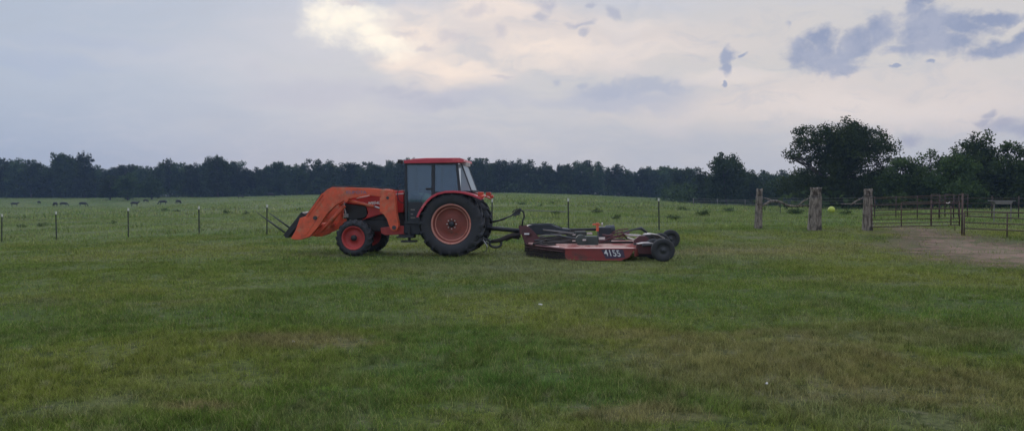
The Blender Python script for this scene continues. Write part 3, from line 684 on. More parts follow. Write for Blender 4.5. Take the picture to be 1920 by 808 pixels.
# interior
b = MB(); sx0 = cxb - .0; b.box(sx0-.5, sx0-.02, -.26, .26, zf+.35, zf+.52); b.prism([(sx0-.5, zf+.5), (sx0-.4, zf+.5), (sx0-.5, zf+1.05), (sx0-.6, zf+1.03)], -.24, .24); b.box(sx0-.4, sx0-.1, -.18, .18, zf-.02, zf+.36)
b.build('seat', M['seat'], TR, .04)
b = MB(); c0 = Vector((cx0-.42, 0, zs-.0)); ax = Vector((.45, 0, -1)).normalized(); e1 = Vector((0, 1, 0)); e2 = ax.cross(e1)
b.tube([c0 + (e1*math.cos(2*PI*k/20)+e2*math.sin(2*PI*k/20))*.2 for k in range(21)], .016, 6); b.tube([c0, c0 + ax*.45], .03, 8); b.tube([c0-e1*.19, c0+e1*.19], .012, 6)
b.build('steering_wheel', M['black'], TR)
# grab rail / hose by the front post
b = MB(); b.tube([P3(752,345,.62), P3(748,352,.64), P3(745,364,.65), P3(747,375,.65), P3(752,380,.64), P3(758,380,.62)], .013, 6); b.build('grab_rail', M['black'], TR)

# fenders
arc = [(780.5,407),(785,397),(791,387),(799,376.5),(808,368),(820,361.5),(835,358),(852,357.5),(870,359.5),(888,364.5),(905,372.5)]
for sd in (1, -1):
    a = poly(arc, 1.02); inn = []
    for x, z in a:
        v = Vector((x - cr[0], z - RR)); v *= (v.length - .035) / v.length; inn.append((v.x + cr[0], v.y + RR))
    b = MB(); b.prism(a + inn[::-1], sd*.60, sd*1.03); 
    # turned-down outer lip
    inn2 = []
    for x, z in a:
        v = Vector((x - cr[0], z - RR)); v *= (v.length - .06) / v.length; inn2.append((v.x + cr[0], v.y + RR))
    b.prism(a + inn2[::-1], sd*1.03, sd*1.045)
    fd = b.build('fender', M['roofred'] if sd > 0 else M['red'], TR, .008)
    q = P3(897, 367, .9); b = MB(); b.box(q[0]-.12, q[0]+.02, sd*.78-.1, sd*.78+.1, q[2]-.01, q[2]+.1); b.build('tail_light', M['amber'], fd, .015)
    b = MB(); q = P3(905, 370, .9); b.tube([(q[0]+.05, sd*.98, q[2]), (q[0]-.05, sd*.98, q[2]+.03)], .045, 10); b.build('marker_lamp', M['amber'], fd)

# steps, tank, belly
b = MB(); b.prism(poly([(757,416),(790,416),(792,430),(786,441),(756,438)], .62), .3, .62); b.prism(poly([(757,416),(790,416),(792,430),(786,441),(756,438)], .62), -.62, -.3); b.build('fuel_tank', M['trim'], TR, .03)
b = MB()
for (x0, x1, y) in ((744, 776, 443), (752, 779, 451)):
    b.prism(poly([(x0, y), (x1, y), (x1, y+3), (x0, y+3)], .8), .55, .85)
b.prism(poly([(764,425),(769,425),(770,453),(765,453)], .7), .66, .69)
b.prism(poly([(745,440),(775,438),(772,447),(748,446)], .7), .3, .6)
b.build('step', M['black'], TR, .006)
b = MB(); b.prism(poly([(713,427),(745,424),(776,424),(776,437),(745,440),(722,441),(714,437)], .6), .35, .6); b.prism(poly([(713,427),(745,424),(776,424),(776,437),(745,440),(722,441),(714,437)], .6), -.6, -.35); b.build('loader_bracket', M['rim'], TR, .015)

# loader towers + arms
tower = [(712,371),(738,357.5),(741,372),(743,398),(747.5,423),(745,431),(738.5,434),(732,430),(725,410),(720,403),(712,397)]
armp = [(736,357),(700,353.5),(660,351.5),(623,351),(613,355.5),(605,363),(574,405),(562,409),(553,434),(545,447),(553,449.5),(565,449),(580,444),(597,425),(612,402),(628,386),(641,379),(648,375),(662,371.5),(693,367),(714,369),(728,372)]
for sd in (1, -1):
    w0, w1 = sd*.72, sd*.84
    tp = poly(tower, .86); b = MB(); b.prism(tp, sd*.69, sd*.722); b.prism(tp, sd*.845, sd*.87)
    b.prism([(x*.985+PL(730,390,.86)[0]*.015, z*.985+PL(730,390,.86)[1]*.015) for x, z in tp], sd*.722, sd*.845)
    q = PL(739, 426.5, .87); b2 = MB(); b2.tube([(q[0], sd*.68, q[1]), (q[0], sd*.9, q[1])], .055, 16); q = PL(727, 371, .87); b2.tube([(q[0], sd*.68, q[1]), (q[0], sd*.895, q[1])], .04, 12)
    tw = b.build('loader_tower', M['orange'], TR, .01); b2.build('pivot_pin', M['dark'], tw)
    b = MB(); b.prism(poly(armp, .84), w0, w1)
    arm = b.build('loader_arm', M['orange'], TR, .012)
    # raised weld plate along the upper leg and the knee gusset
    b = MB(); b.prism(poly([(603,369),(608,373),(582,409),(577,405)], .84), sd*.84, sd*.852); b.prism(poly([(590,397),(600,403),(575,440),(560,444),(564,418)], .84), sd*.84, sd*.85)
    b.build('stiffener_plate', M['orange'], arm, .004)
    b = MB(); q = PL(591, 408.5, .86); b.tube([(q[0], sd*.7, q[1]), (q[0], sd*.885, q[1])], .055, 16); b.build('pivot_pin', M['dark'], arm)
    b = MB(); b.prism(poly([(604.5,362.5),(606.5,364.5),(577,406.5),(574.5,404.5)], .84), sd*.69, sd*.875); b.build('highlight_flange', M['orange'], arm, .003)  # added strip on the leading edge, juts out to catch skylight as a highlight
    b = MB(); b.tube([(PL(x, y, .7)[0], sd*.69, PL(x, y, .7)[1]) for x, y in ((735,358),(700,351.5),(660,349.5),(624,349),(606,358),(580,396),(574,404))], .014, 6); b.build('hydraulic_hose', M['black'], arm)
    # bucket cylinder and linkage under the lower leg
    b = MB(); b.tube([P3(645,386,.7)[:1] + (sd*.66, P3(645,386,.7)[2]), (P3(618,416,.7)[0], sd*.66, P3(618,416,.7)[2])], .055, 12); b.tube([(P3(620,414,.7)[0], sd*.66, P3(620,414,.7)[2]), (P3(600,434,.7)[0], sd*.66, P3(600,434,.7)[2])], .03, 10)
    b.prism(poly([(640,392),(646,388),(616,428),(603,436),(590,441),(577,446),(582,434),(600,428)], .6), sd*.56, sd*.6)
    b.build('bucket_cylinder', M['orange'], arm, .004)
    # lift cylinder behind the arm
    a0 = PL(668, 373, .62); a1 = PL(722, 396, .62); a2 = PL(738, 425, .62)
    b = MB(); b.tube([(PL(650,375,.8)[0], sd*.76, PL(650,375,.8)[1]), (PL(700,387.5,.8)[0], sd*.76, PL(700,387.5,.8)[1])], .042, 12); b.tube([(PL(650,375,.8)[0], sd*.7, PL(650,375,.8)[1]), (PL(650,375,.8)[0], sd*.85, PL(650,375,.8)[1])], .06, 12)
    b.build('lift_cylinder', M['orange'], arm)
    b = MB(); b.tube([(PL(699,387,.8)[0], sd*.76, PL(699,387,.8)[1]), (PL(720,393,.8)[0], sd*.76, PL(720,393,.8)[1])], .024, 8)
    b.build('cylinder_rod', M['steel'], arm)
    b = MB(); b.tube([(PL(669,373,.86)[0], sd*.87, PL(669,373,.86)[1]), (PL(676,370.5,.86)[0], sd*.885, PL(676,370.5,.86)[1]), (PL(693,367,.86)[0], sd*.87, PL(693,367,.86)[1])], .022, 8)
    b.build('hydraulic_line', M['rimpale'], arm)
# lettering on the near arm and on the hood
def lettering(name, txt, size, mat, parent, p, rot, shear=0, ext=.002, xs=1, bold=.0):
    cu = bpy.data.curves.new(name, 'FONT'); cu.body = txt; cu.size = size; cu.extrude = ext; cu.shear = shear; cu.align_x = 'CENTER'; cu.align_y = 'CENTER'; cu.offset = bold
    t = bpy.data.objects.new(name, cu); COL.objects.link(t); dg = bpy.context.evaluated_depsgraph_get()
    me = bpy.data.meshes.new_from_object(t.evaluated_get(dg)); bpy.data.objects.remove(t); me.materials.clear(); me.materials.append(mat)
    o = link(name, me, parent); o.location = p; o.rotation_euler = rot; o.scale = (xs, 1, 1); return o
near_arm = [o for o in TR.children if o.name.startswith('loader_arm')][0]; hood = [o for o in TR.children if o.name.startswith('hood')][0]
q = P3(668, 361, .84); lettering('arm_lettering', 'KUBOTA', .11, M['greybl'], near_arm, (q[0], .8425, q[2]), (PI/2, 0, PI), xs=1.3, bold=.004)
q = P3(705, 382, .84); hl = lettering('hood_lettering', 'M9540', .115, M['white'], hood, (PL(701,381,.4)[0], .4035, PL(701,381,.4)[1]), (PI/2, R(0), PI), shear=.3, xs=1.1, bold=.004)
hl.rotation_euler = (PI/2, R(-4), PI)
b = MB(); b.prism(poly([(636,380),(641,379),(643,412),(638,413)], 0), -.03, .03); b.prism(poly([(641,381),(650,377),(650,381),(642,385)], 0), -.3, .3); b.build('hood_guard', M['orange'], TR, .01)
b = MB(); q = P3(651, 404, .3); b.box(q[0]-.07, q[0]+.04, .2, .42, q[2]-.06, q[2]+.05); b.tube([P3(647,376,.45), P3(645,386,.45), P3(648,398,.45), P3(650,408,.45)], .022, 6); b.tube([P3(650,376,.42), P3(656,374,.44)], .03, 6); b.build('hydraulic_fitting', M['steel'], TR, .01)
# cross tube, attachment frame, bale spears
b = MB(); q = PL(592, 424, .7); b.tube([(q[0], -.72, q[1]), (q[0], .72, q[1])], .07, 14); q = PL(610, 365, .7); b.tube([(q[0]-.02, -.72, q[1]-.08), (q[0]-.02, .72, q[1]-.08)], .06, 14)
b.build('cross_tube', M['orange'], TR)
b = MB()
fr = [(531,441),(539,446.5),(574,403),(565,397.5)]
for w_ in (.62, -.62, 0): b.prism(poly(fr, .65), w_-.04, w_+.04)
for (x_, y_) in ((537,442),(552,422),(567,402)):
    q = PL(x_, y_, .65); b.box(q[0]-.06, q[0]+.06, -.6, .6, q[1]-.055, q[1]+.055)
b.prism(poly([(545,423),(556,428),(549,441),(537,440)], .65), -.5, .5)
sf = b.build('spear_frame', M['black'], TR, .008)
b = MB()
for w_ in (.62, -.62):
    q = PL(566, 400, .65); q2 = PL(582, 397.5, .65); q3 = PL(562, 411, .65); q4 = PL(582, 406, .65)
    b.tube([(q[0], w_, q[1]), (q2[0], w_*1.1, q2[1])], .025, 8); b.tube([(q3[0], w_, q3[1]), (q4[0], w_*1.1, q4[1])], .03, 8)
b.build('quick_attach_link', M['palemetal'], sf)
for (p0, p1, w_) in (((534,436), (479.5,396.5), .55), ((543,427), (503,398), -.45)):
    a = P3(*p0, w_); c = P3(*p1, w_); b = MB(); b.tube([a, [(a[i]*.5+c[i]*.5) for i in range(3)], c], [.028, .024, .006], 8); b.build('bale_spear', M['dark'], sf)
# rear three point arms & drawbar, pto guard
b = MB(); b.box(cr[0]-.75, cr[0]-.2, -.07, .07, .38, .45); b.tube([(cr[0]-.2, .3, .6), (cr[0]-.95, .38, .35)], .03, 8); b.tube([(cr[0]-.2, -.3, .6), (cr[0]-.95, -.38, .35)], .03, 8); b.tube([(cr[0]-.3, .3, 1.05), (cr[0]-.7, .38, .45)], .022, 8)
b.tube([(cr[0]-.3, -.3, 1.05), (cr[0]-.7, -.38, .45)], .022, 8); b.build('drawbar_linkage', M['dark'], TR)
b = MB(); b.tube([P3(906,450,.42), P3(914,462,.42), P3(912,470,.42), P3(906,473,.4)], .014, 6); b.tube([P3(912,452,.36), P3(913,470,.36)], .012, 6); b.build('sway_chain', M['steel'], TR)

# ------------------------------------------------------------------ mower
# local frame: x = towards the rear (world +x), y = away from the camera, z up
MO = Vector((.35, 21.25, 0)); MW = empty('rotary_mower', MO, R(1)); tag(MW, 'wide red rotary mower with chain guards hitched behind the tractor', 'mower')
_mx = Vector((math.cos(R(1)), math.sin(R(1)), 0)); _my = Vector((-math.sin(R(1)), math.cos(R(1)), 0))
def PM(px, py, y):
    d = ray(px, py); c = Vector((0, 0, CAMH)); t = (y - (c - MO).dot(_my)) / d.dot(_my); p = c + d * t - MO
    return (p.dot(_mx), p.z)
def Q3(px, py, y): a = PM(px, py, y); return (a[0], y, a[1])
YN = -2.42
fx = PM(1059, 490, YN)[0]; bx = PM(1181, 490, YN)[0]; dzt = PM(1120, 466, YN)[1]
DT = dzt
def wing(sd):
    n = empty('wing_deck', (0, 0, 0), 0, MW) if False else None
    yo = YN * sd; yi = -.62 * sd            # outer, inner edge (sd=1 near side)
    xf_i = -.06; xb_i = bx + .75
    out = [(fx, yo), (bx, yo), (bx + .32, yo + .35 * sd), (xb_i, yi - .35 * sd), (xb_i, yi), (xf_i, yi)]
    out = [(fx, yo), (bx, yo), (bx + .3, yo + .45 * sd), (bx + .45, yi), (xf_i + .1, yi)]
    if sd < 0: out = out[::-1]
    b = MB(); b.prismz(out, DT - .012, DT)
    top = b.build('deck_top', M['decktop'], MW, .004)
    # side skirts
    def skirt(p, q, z0, z1, mat, nm):
        p = Vector((*p, 0)); q = Vector((*q, 0)); d = (q - p).normalized(); nrm = Vector((d.y, -d.x, 0)) * .012
        b = MB(); vs = [p - nrm, q - nrm, q + nrm, p + nrm]
        a = [b.bm.verts.new((v.x, v.y, z0)) for v in vs]; c = [b.bm.verts.new((v.x, v.y, z1)) for v in vs]
        b.bm.faces.new(a[::-1]); b.bm.faces.new(c)
        for i in range(4): b.bm.faces.new((a[i], a[(i+1) % 4], c[(i+1) % 4], c[i]))
        return b.build(nm, mat, MW, .003)
    # outer skirt as one folded sheet with chamfered rear lower corner
    b = MB(); ys = yo
    b.prism([(fx - .02, DT - .02), (fx, .1), (fx + .06, .045), (bx - .22, .03), (bx - .02, .1), (bx + .12, DT - .02)], min(ys, ys + .02 * sd), max(ys, ys + .02 * sd))
    b.tube([(fx - .02, ys, DT - .008), (bx + .1, ys, DT - .008)], .016, 8); b.tube([(fx + .06, ys, .045), (bx - .2, ys, .035)], .018, 8)
    sk = b.build('side_skirt', M['deck'], MW, .003)
    skirt((bx + .13, yo + .02 * sd), (bx + .3, yo + .45 * sd), .12, DT - .014, M['deck'], 'rear_skirt')
    skirt((bx + .3, yo + .46 * sd), (bx + .45, yi), .14, DT - .014, M['deck'], 'rear_skirt')
    # chain guard along the slanting front edge
    b = MB(); p = Vector((fx, yo, 0)); q = Vector((xf_i + .1, yi, 0)); L = (q - p).length; n = int(L / .035)
    rr = random.Random(3)
    for k in range(n + 1):
        c = p.lerp(q, k / n); l_ = rr.uniform(.26, .31); zt = DT - .03
        for j in range(7):
            z1 = zt - j * l_ / 7; z0 = z1 - l_ / 7 * .92; s = .011 if j % 2 else .006; t = .006 if j % 2 else .011
            b.box(c.x - s, c.x + s, c.y - t, c.y + t, z0, z1)
    b.build('chain_guard', M['chain'], MW)
    b = MB(); b.tube([(p.x, p.y, DT - .015), (q.x, q.y, DT - .015)], .03, 8); b.tube([(p.x - .03, p.y, DT - .08), (q.x - .03, q.y, DT - .08)], .012, 6); b.build('front_bar', M['hitch'], MW)
    # stiffening ribs on the deck
    b = MB()
    for f_ in (.33, .66):
        y_ = yo + (yi - yo) * f_; b.box(fx - (fx - .5) * f_ + .05, bx + .3, y_ - .03, y_ + .03, DT, DT + .045)
    b.build('deck_rib', M['decktop'], MW, .006)
    # gearbox + driveline
    gx, gy = (PM(1104, 447, -1.35 * 1)[0], -1.35 * sd)
    b = MB(); b.box(gx - .2, gx + .24, gy - .17, gy + .17, DT + .03, DT + .26); b.lathe([(.001, -.22), (.15, -.22), (.15, -.06), (.001, -.06)], 20, (gx - .22, gy, DT + .16)); b.tube([(gx, gy, DT), (gx, gy, DT + .05)], .24, 16)
    gb = b.build('wing_gearbox', M['grn'], MW, .02)
    b = MB(); b.box(gx - .19, gx - .1, gy - .23 , gy - .222, DT + .15, DT + .19); b.build('plate', M['palemetal'], gb); b = MB(); b.box(gx + .26, gx + .42, gy - .1, gy - .02, DT + .17, DT + .23); b.build('output_shaft', M['palemetal'], gb)
    b = MB(); b.tube([(gx - .25, gy, DT + .17), (gx - .65, -.9 * sd, DT + .22), (gx - .95, -.45 * sd, DT + .28)], .028, 8); b.build('wing_driveline', M['dark'], MW)
    return top, sk
tn, skn = wing(1); tf, skf = wing(-1)
# centre deck
b = MB(); b.prismz([(.1, -.6), (bx + .45, -.6), (bx + .75, -.5), (bx + .75, .5), (bx + .45, .6), (.1, .6)], DT - .01, DT + .03)
b.prismz([(.12, -.6), (bx + .72, -.6), (bx + .72, -.58), (.12, -.58)], .12, DT - .012); b.prismz([(.12, .58), (bx + .72, .58), (bx + .72, .6), (.12, .6)], .12, DT - .012)
b.build('centre_deck', M['decktop'], MW, .006)
b = MB()
for y_ in (-.6, .6):
    b.tube([(.55, y_, DT + .05), (bx + .4, y_, DT + .05)], .03, 8)
b.build('wing_hinge', M['chain'], MW)
for sd in (1, -1):
    b = MB(); pp = [(.22, -.66*sd), (.28, -.95*sd), (.5, -1.4*sd), (.72, -1.35*sd), (1.1, -.95*sd), (1.2, -.66*sd)]; b.prismz(pp if sd < 0 else pp[::-1], DT + .003, DT + .05)
    b.tube([(.35, -.8*sd, DT+.05), (.6, -1.3*sd, DT+.08), (1.1, -.9*sd, DT+.07)], .03, 8); b.tube([(.25, -.7*sd, DT+.1), (1.3, -.72*sd, DT+.12)], .035, 8); b.tube([(.45, -1.2*sd, DT+.07), (1.2, -.8*sd, DT+.1)], .025, 8)
    b.build('front_cover', M['chain'], MW, .01)
# front hitch plates
b = MB()
for y_ in (-.42, .38):
    b.prism([PM(*p, -.4) for p in ((974,424),(990,424),(1000,433),(1012,446),(1014,462),(988,462),(983,452),(979,440),(974,438))], y_, y_ + .035)
b.box(.02, .2, -.42, .4, .5, .62)
hp_ = b.build('hitch_plate', M['hitch'], MW, .006)
b = MB(); q = Q3(987, 438.5, -.45); b.box(q[0] - .06, q[0] + .08, -.428, -.422, q[2] - .02, q[2] + .02); b.build('reflector', M['white'], hp_)
b = MB()
for k in range(34):
    y_ = -.62 + k * 1.24 / 33; b.box(.07, .085, y_ - .012, y_ + .012, .08, DT - .02)
b.build('chain_guard', M['chain'], MW)
# tongue with its hook loop
b = MB(); b.tube([Q3(976,440,0), Q3(962,441,0), Q3(950,445,0), Q3(938,450,0), Q3(928,452,0), Q3(921,453,0)], [.075, .075, .07, .062, .055, .05], 10)
b.tube([Q3(974,447,0), Q3(960,445,0), Q3(948,451,0)], .03, 8); b.build('tongue', M['chain'], MW)
b = MB(); cq = Vector(Q3(929, 457, 0)); b.tube([cq + Vector((math.cos(a)*.17, 0, math.sin(a)*.1)) for a in [2*PI*k/18 for k in range(19)]], .035, 8); b.build('tongue_ring', M['dark'], MW)
b = MB(); b.tube([Q3(921,447,-.1), Q3(913,449,-.1), Q3(908,456,-.1)], .014, 6); b.build('hitch_chain', M['dark'], MW)
# main driveline
b = MB(); b.tube([Q3(912,428,0), Q3(930,428.5,0), Q3(976,433,0)], [.05, .06, .065], 12); b.tube([Q3(976,432,0), Q3(1062,431,0), Q3(1118,430,0)], [.05, .045, .04], 10); b.build('driveline', M['black'], MW)
# shield and lumps over the front frame
b = MB(); b.prism([PM(*p, -.25) for p in ((988,424),(1000,420),(1032,419.5),(1042,424),(1056,428),(1070,429),(1070,437),(1050,436),(1030,440),(1006,441),(990,434))], -.26, .28)
b.build('driveline_shield', M['trim'], MW, .04)
b = MB(); b.tube([Q3(990,420.5,-.28), Q3(1012,419,-.3), Q3(1036,420,-.28), Q3(1054,427,-.26)], .013, 6); b.build('shield_rim', M['grn'], MW)
b = MB(); b.tube([Q3(1018,431,-.5), Q3(1050,434.5,-.55), Q3(1076,438,-.6)], .022, 8); b.tube([Q3(1012,443,-.75), Q3(1022,440.5,-.7), Q3(1052,440.5,-.75), Q3(1053,446,-.8)], .017, 6); b.build('lift_cylinder', M['pipepale'], MW)
b = MB(); b.tube([Q3(1000,458,-1.1), Q3(1025,449,-.7), Q3(1060,446,-.7), Q3(1085,447,-.7)], .03, 8); b.tube([Q3(1006,450,-.6), Q3(1030,444,-.6)], .025, 8); b.build('front_frame', M['chain'], MW)
# centre gearbox
gq = PM(1132, 432, -.05); b = MB(); b.box(gq[0]-.16, gq[0]+.2, -.2, .2, DT+.03, gq[1]+.1); b.tube([(gq[0]+.05, 0, gq[1]), (gq[0]+.32, 0, gq[1]+.02)], .14, 16); b.build('gearbox', M['trim'], MW, .03)
b = MB(); q = Q3(1119, 424, -.22); b.box(q[0]-.02, q[0]+.05, -.26, -.2, q[2]-.14, q[2]+.1); b.box(q[0]-.12, q[0]+.09, -.26, -.2, q[2]+.03, q[2]+.07); b.build('orange_bracket', M['orange'], MW, .006)
b = MB(); q = Q3(1129, 424, -.22); b.tube([q, (q[0], q[1], q[2]+.1)], .02, 8); b.build('breather', M['palemetal'], MW)
# lever links and cylinders towards the axle
b = MB()
for (pts, r_) in (([(1122,455),(1140,448),(1165,441),(1180,436)], .03), ([(1120,452),(1145,440),(1168,434)], .02), ([(1130,440),(1150,443),(1168,441),(1176,446)], .022), ([(1148,436),(1160,431),(1178,429)], .018), ([(1124,461),(1124,447)], .02), ([(1140,452),(1150,438)], .018)):
    b.tube([Q3(x, y, -.75) for x, y in pts], r_, 8)
cq = Vector(Q3(1164, 441, -.8)); b.tube([cq + Vector((math.cos(a)*.09, 0, math.sin(a)*.07)) for a in [2*PI*k/14 for k in range(15)]], .016, 6)
b.build('lift_linkage', M['hitch'], MW)
b = MB(); b.tube([Q3(1168,436,-.5), Q3(1190,430,-.5), Q3(1202,428,-.5), Q3(1213,436,-.5)], [.02, .024, .05, .03], 8); b.build('spring_arm', M['dark'], MW)
b = MB(); b.prism([PM(*p, -.62) for p in ((1168,438),(1200,440),(1198,443),(1176,441.5))], -.9, -.55); b.build('link_bar', M['palemetal'], MW, .004)
# rear arched plates, wheel arms and wheels
def band(pix, y0, y1, th, name, mat):
    a = [PM(x, y, y0) for x, y in pix]; i_ = [(x, z - th) for x, z in a]; b = MB(); b.prism(a + i_[::-1], y0, y1, False); return b.build(name, mat, MW, .003)
band([(1197,449),(1204,443),(1213,440),(1222,441),(1229,447),(1233,456)], -1.5, -1.15, .03, 'fender_band', M['black'])
band([(1197,457),(1208,455),(1220,455),(1232,458)], -2.2, -1.9, .02, 'fender_band', M['palemetal'])
b = MB(); b.prism([PM(*p, -2.1) for p in ((1194,458),(1210,456),(1226,458),(1230,470),(1222,476),(1190,476))], -2.1, -2.06); b.build('rear_plate', M['hitch'], MW, .006); b = MB(); b.prism([PM(*p, -2.1) for p in ((1196,452),(1206,444),(1218,444),(1228,454),(1226,458),(1194,458))], -1.6, -1.5); b.build('rear_plate', M['hitch'], MW, .006)
band([(1212,439.5),(1222,438),(1234,439.5),(1245,445),(1251,450)], -.4, .1, .02, 'fender_band', M['palemetal'])
b = MB(); b.prism([PM(*p, -.4) for p in ((1200,442),(1213,440),(1233,441),(1246,448),(1246,456),(1205,456))], -.38, -.2); b.build('rear_plate', M['chain'], MW, .006)
b = MB(); b.prism([PM(*p, -2.0) for p in ((1192,474),(1235,468),(1240,474),(1230,482),(1196,482))], -1.95, -1.8); b.prism([PM(*p, -2.0) for p in ((1192,474),(1235,468),(1240,474),(1230,482),(1196,482))], 1.8, 1.95)
b.tube([(bx + .72, -2.0, .34), (bx + .72, 2.2, .34)], .05, 10); b.build('axle_arm', M['black'], MW, .008)
def tail_wheel(px_, pyc, y_, r, parent=MW):
    c = Q3(px_, pyc, y_); w = empty('tail_wheel', (c[0], y_, r), R(rng.uniform(-4, 4)), parent)
    hw = .1; b = MB(); b.lathe([(r*.5, -hw*.7), (r*.62, -hw*.95), (r*.85, -hw), (r*.97, -hw*.75), (r, -hw*.3), (r, hw*.3), (r*.97, hw*.75), (r*.85, hw), (r*.62, hw*.95), (r*.5, hw*.7)], 40, closed=True); b.build('tyre', M['tyregrey'], w)
    b = MB(); b.lathe([(.001, -.07), (.05, -.07), (.07, -.05), (r*.3, -.035), (r*.47, -.06), (r*.52, -.07), (r*.52, .07), (r*.45, .05), (.001, .05)], 32); b.build('rim', M['dark'], w)
    b = MB(); b.lathe([(.001, -.12), (.035, -.12), (.04, -.06), (.001, -.06)], 12); b.build('hub', M['dark'], w)
    b = MB(); b.tube([(0, 0, 0), (0, .14, 0), (-.25, .16, .12), (-.5, .16, .1)], .04, 8); b.build('wheel_fork', M['black'], w)
    return w
tail_wheel(1243, 470.5, -2.52, .297); tail_wheel(1257, 449, 2.35, .297); tail_wheel(1226, 462, -1.75, .27); tail_wheel(1238, 455, .9, .28)
# decal on the near skirt
b = MB(); dp = [PM(*p, YN) for p in ((1127,468),(1168,466),(1172,483),(1136,485))]; b.prism(dp, YN - .004, YN - .001); dc = b.build('number_decal', M['decalblue'], skn)
q = Q3(1150, 475, YN); lt = lettering('number', '4155', .225, M['clearlens'], dc, (q[0], YN - .006, q[2]), (PI/2, 0, 0), shear=-.4, ext=.001, xs=.95, bold=.001)
lt.rotation_euler = (PI/2, R(3), 0)
# hydraulic hoses and holder
b = MB(); b.tube([Q3(918,416,-.1), Q3(935,413,-.1), Q3(950,408,-.1), Q3(960,404,-.1), Q3(966,398,-.1)], .02, 8); b.tube([Q3(924,417,.05), Q3(944,412,.05), Q3(962,402,.05)], .014, 8)
b.tube([Q3(966,398,-.1), Q3(976,393,-.1), Q3(982,398,-.1), Q3(983,406,-.1), Q3(980,414,-.1), Q3(979,424,-.1)], .024, 8); b.build('hydraulic_hose', M['black'], MW)
b = MB()
for k, (x, y) in enumerate(((961,398),(966,395),(971,393),(975,396),(963,404),(969,401))):
    q = Vector(Q3(x, y, -.15)); b.tube([q, q + Vector((.05, -.04, .07 - .02*k)), q + Vector((.1, .0, .02))], .018, 6)
b.prism([PM(*p, -.1) for p in ((960,401),(972,392),(977,394),(974,402),(966,405))], -.13, -.09); b.build('hose_holder', M['dark'], MW, .004)

# ------------------------------------------------------------------ wire fence with steel posts
FP = [(-130,36.2),(2,35),(105,34.3),(240,33.7),(373,33),(500,32.1),(640,31.6),(780,31.1),(922,30.7),(1066,30.4),(1236,30.3),(1330,30.3)]
FN = empty('wire_fence', on_ground(500, 32.1)); tag(FN, 'thin wire fence on white topped steel posts across the field', 'fence')
o0 = Vector(FN.location); proto = None
base = []
rf_ = random.Random(2)
for i, (px_, Y) in enumerate(FP[:-1]):
    g = on_ground(px_, Y) - o0; base.append(g)
    if proto is None:
        b = MB(); b.box(-.028, .028, -.006, .006, -.2, 1.3); b.box(-.006, .006, -.006, .034, -.2, 1.3)
        for k in range(16): b.box(-.009, .009, -.014, -.006, .1 + k*.07, .13 + k*.07)
        p = b.build('fence_post', M['postgreen'], FN); b = MB(); b.box(-.032, .032, -.01, .036, 1.18, 1.305); c = b.build('post_cap', M['postwhite'], p); proto = p
    else: p = copy_tree(proto, FN)
    p.location = g; p.rotation_euler = (rf_.uniform(-.02, .02), rf_.uniform(-.02, .02), rf_.uniform(-.2, .2))
base.append(on_ground(1424, 30.3) - o0)
for z in (.3, .55, .8, 1.0, 1.16):
    b = MB(); pts = []
    for a, c in zip(base[:-1], base[1:]):
        for k in range(4): q = a.lerp(c, k/4); pts.append(q + Vector((0, -.012, z - .02 * math.sin(k/4*PI))))
    pts.append(base[-1] + Vector((0, 0, z))); b.tube(pts, .0035, 4); b.build('wire', M['wire'], FN)

# wooden posts
def wooden_post(px_, Y, ytop, r, lean, seed, label):
    g = on_ground(px_, Y); h = at(px_, ytop, Y).z - g.z; rr = random.Random(seed); b = MB(); n = 16; rings = []; k = 14
    prof = [1 + .13 * math.sin(3*2*PI*j/n + seed) + rr.uniform(-.08, .08) for j in range(n)]
    for i in range(k + 1):
        t = i / k; z = -.15 + (h + .15) * t; rad = r * (1.22 - .3 * t + (.08 if t > .93 else 0) - (.07 if .84 < t < .93 else 0)) * (1 + rr.uniform(-.03, .03))
        rings.append([b.bm.verts.new((lean * t + rad * prof[j] * math.cos(2*PI*j/n), rad * prof[j] * math.sin(2*PI*j/n), z + (rr.uniform(-.03, .03) if i == k else 0))) for j in range(n)])
    for i in range(k):
        for j in range(n): f = b.bm.faces.new((rings[i][j], rings[i][(j+1) % n], rings[i+1][(j+1) % n], rings[i+1][j])); f.smooth = True
    c = b.bm.verts.new((lean, 0, h - .03))
    for j in range(n): b.bm.faces.new((rings[-1][j], rings[-1][(j+1) % n], c))
    o = b.build('wooden_post', M['wood'], None); o.location = g; tag(o, label, 'post', 'weathered wooden corner posts')
    if True:
        bb = MB()
        for zz in (h*.8, h*.76): bb.tube([(lean*.8 + r*1.16*math.cos(a), r*1.16*math.sin(a), zz + .01*math.sin(3*a)) for a in [2*PI*q/16 for q in range(17)]], .006, 4)
        w = bb.build('wire_wrap', M['wire'], o)
    return o, g, h
wooden_post(1422, 30.3, 354.5, .13, .04, 1, 'slimmer leaning wooden post, farthest left of three, where the wire fence ends')
wooden_post(1526, 30.0, 352.5, .215, .06, 2, 'thickest wooden post, tapering, in the middle of the brace')
wooden_post(1626, 29.7, 354.5, .17, .02, 3, 'dark split wooden post that carries the pipe gate')
def brace(name, pix, Y, r, label, mat='wood'):
    b = MB(); pts = [at(x, y, Y) for x, y in pix]; c = pts[0].copy()
    b.tube([p - c for p in pts], r, 8); o = b.build(name, M[mat], None); o.location = c; return tag(o, label, 'rail')
brace('brace_pole', [(1430,386),(1438,381),(1446,377),(1456,377),(1466,380),(1476,385.5),(1490,386.5),(1518,385.5)], 30.1, [.035,.045,.05,.05,.045,.045,.035,.03], 'crooked branch rail between the slim and the thick wooden post')
brace('brace_pole', [(1498,384.5),(1505,378),(1518,371)], 30.0, [.025,.03,.025], 'short slanting branch prop on the left of the thick wooden post')
brace('brace_pole', [(1432,371),(1440,373),(1450,377)], 30.15, [.02,.025,.02], 'short thin branch tied to the slim wooden post')
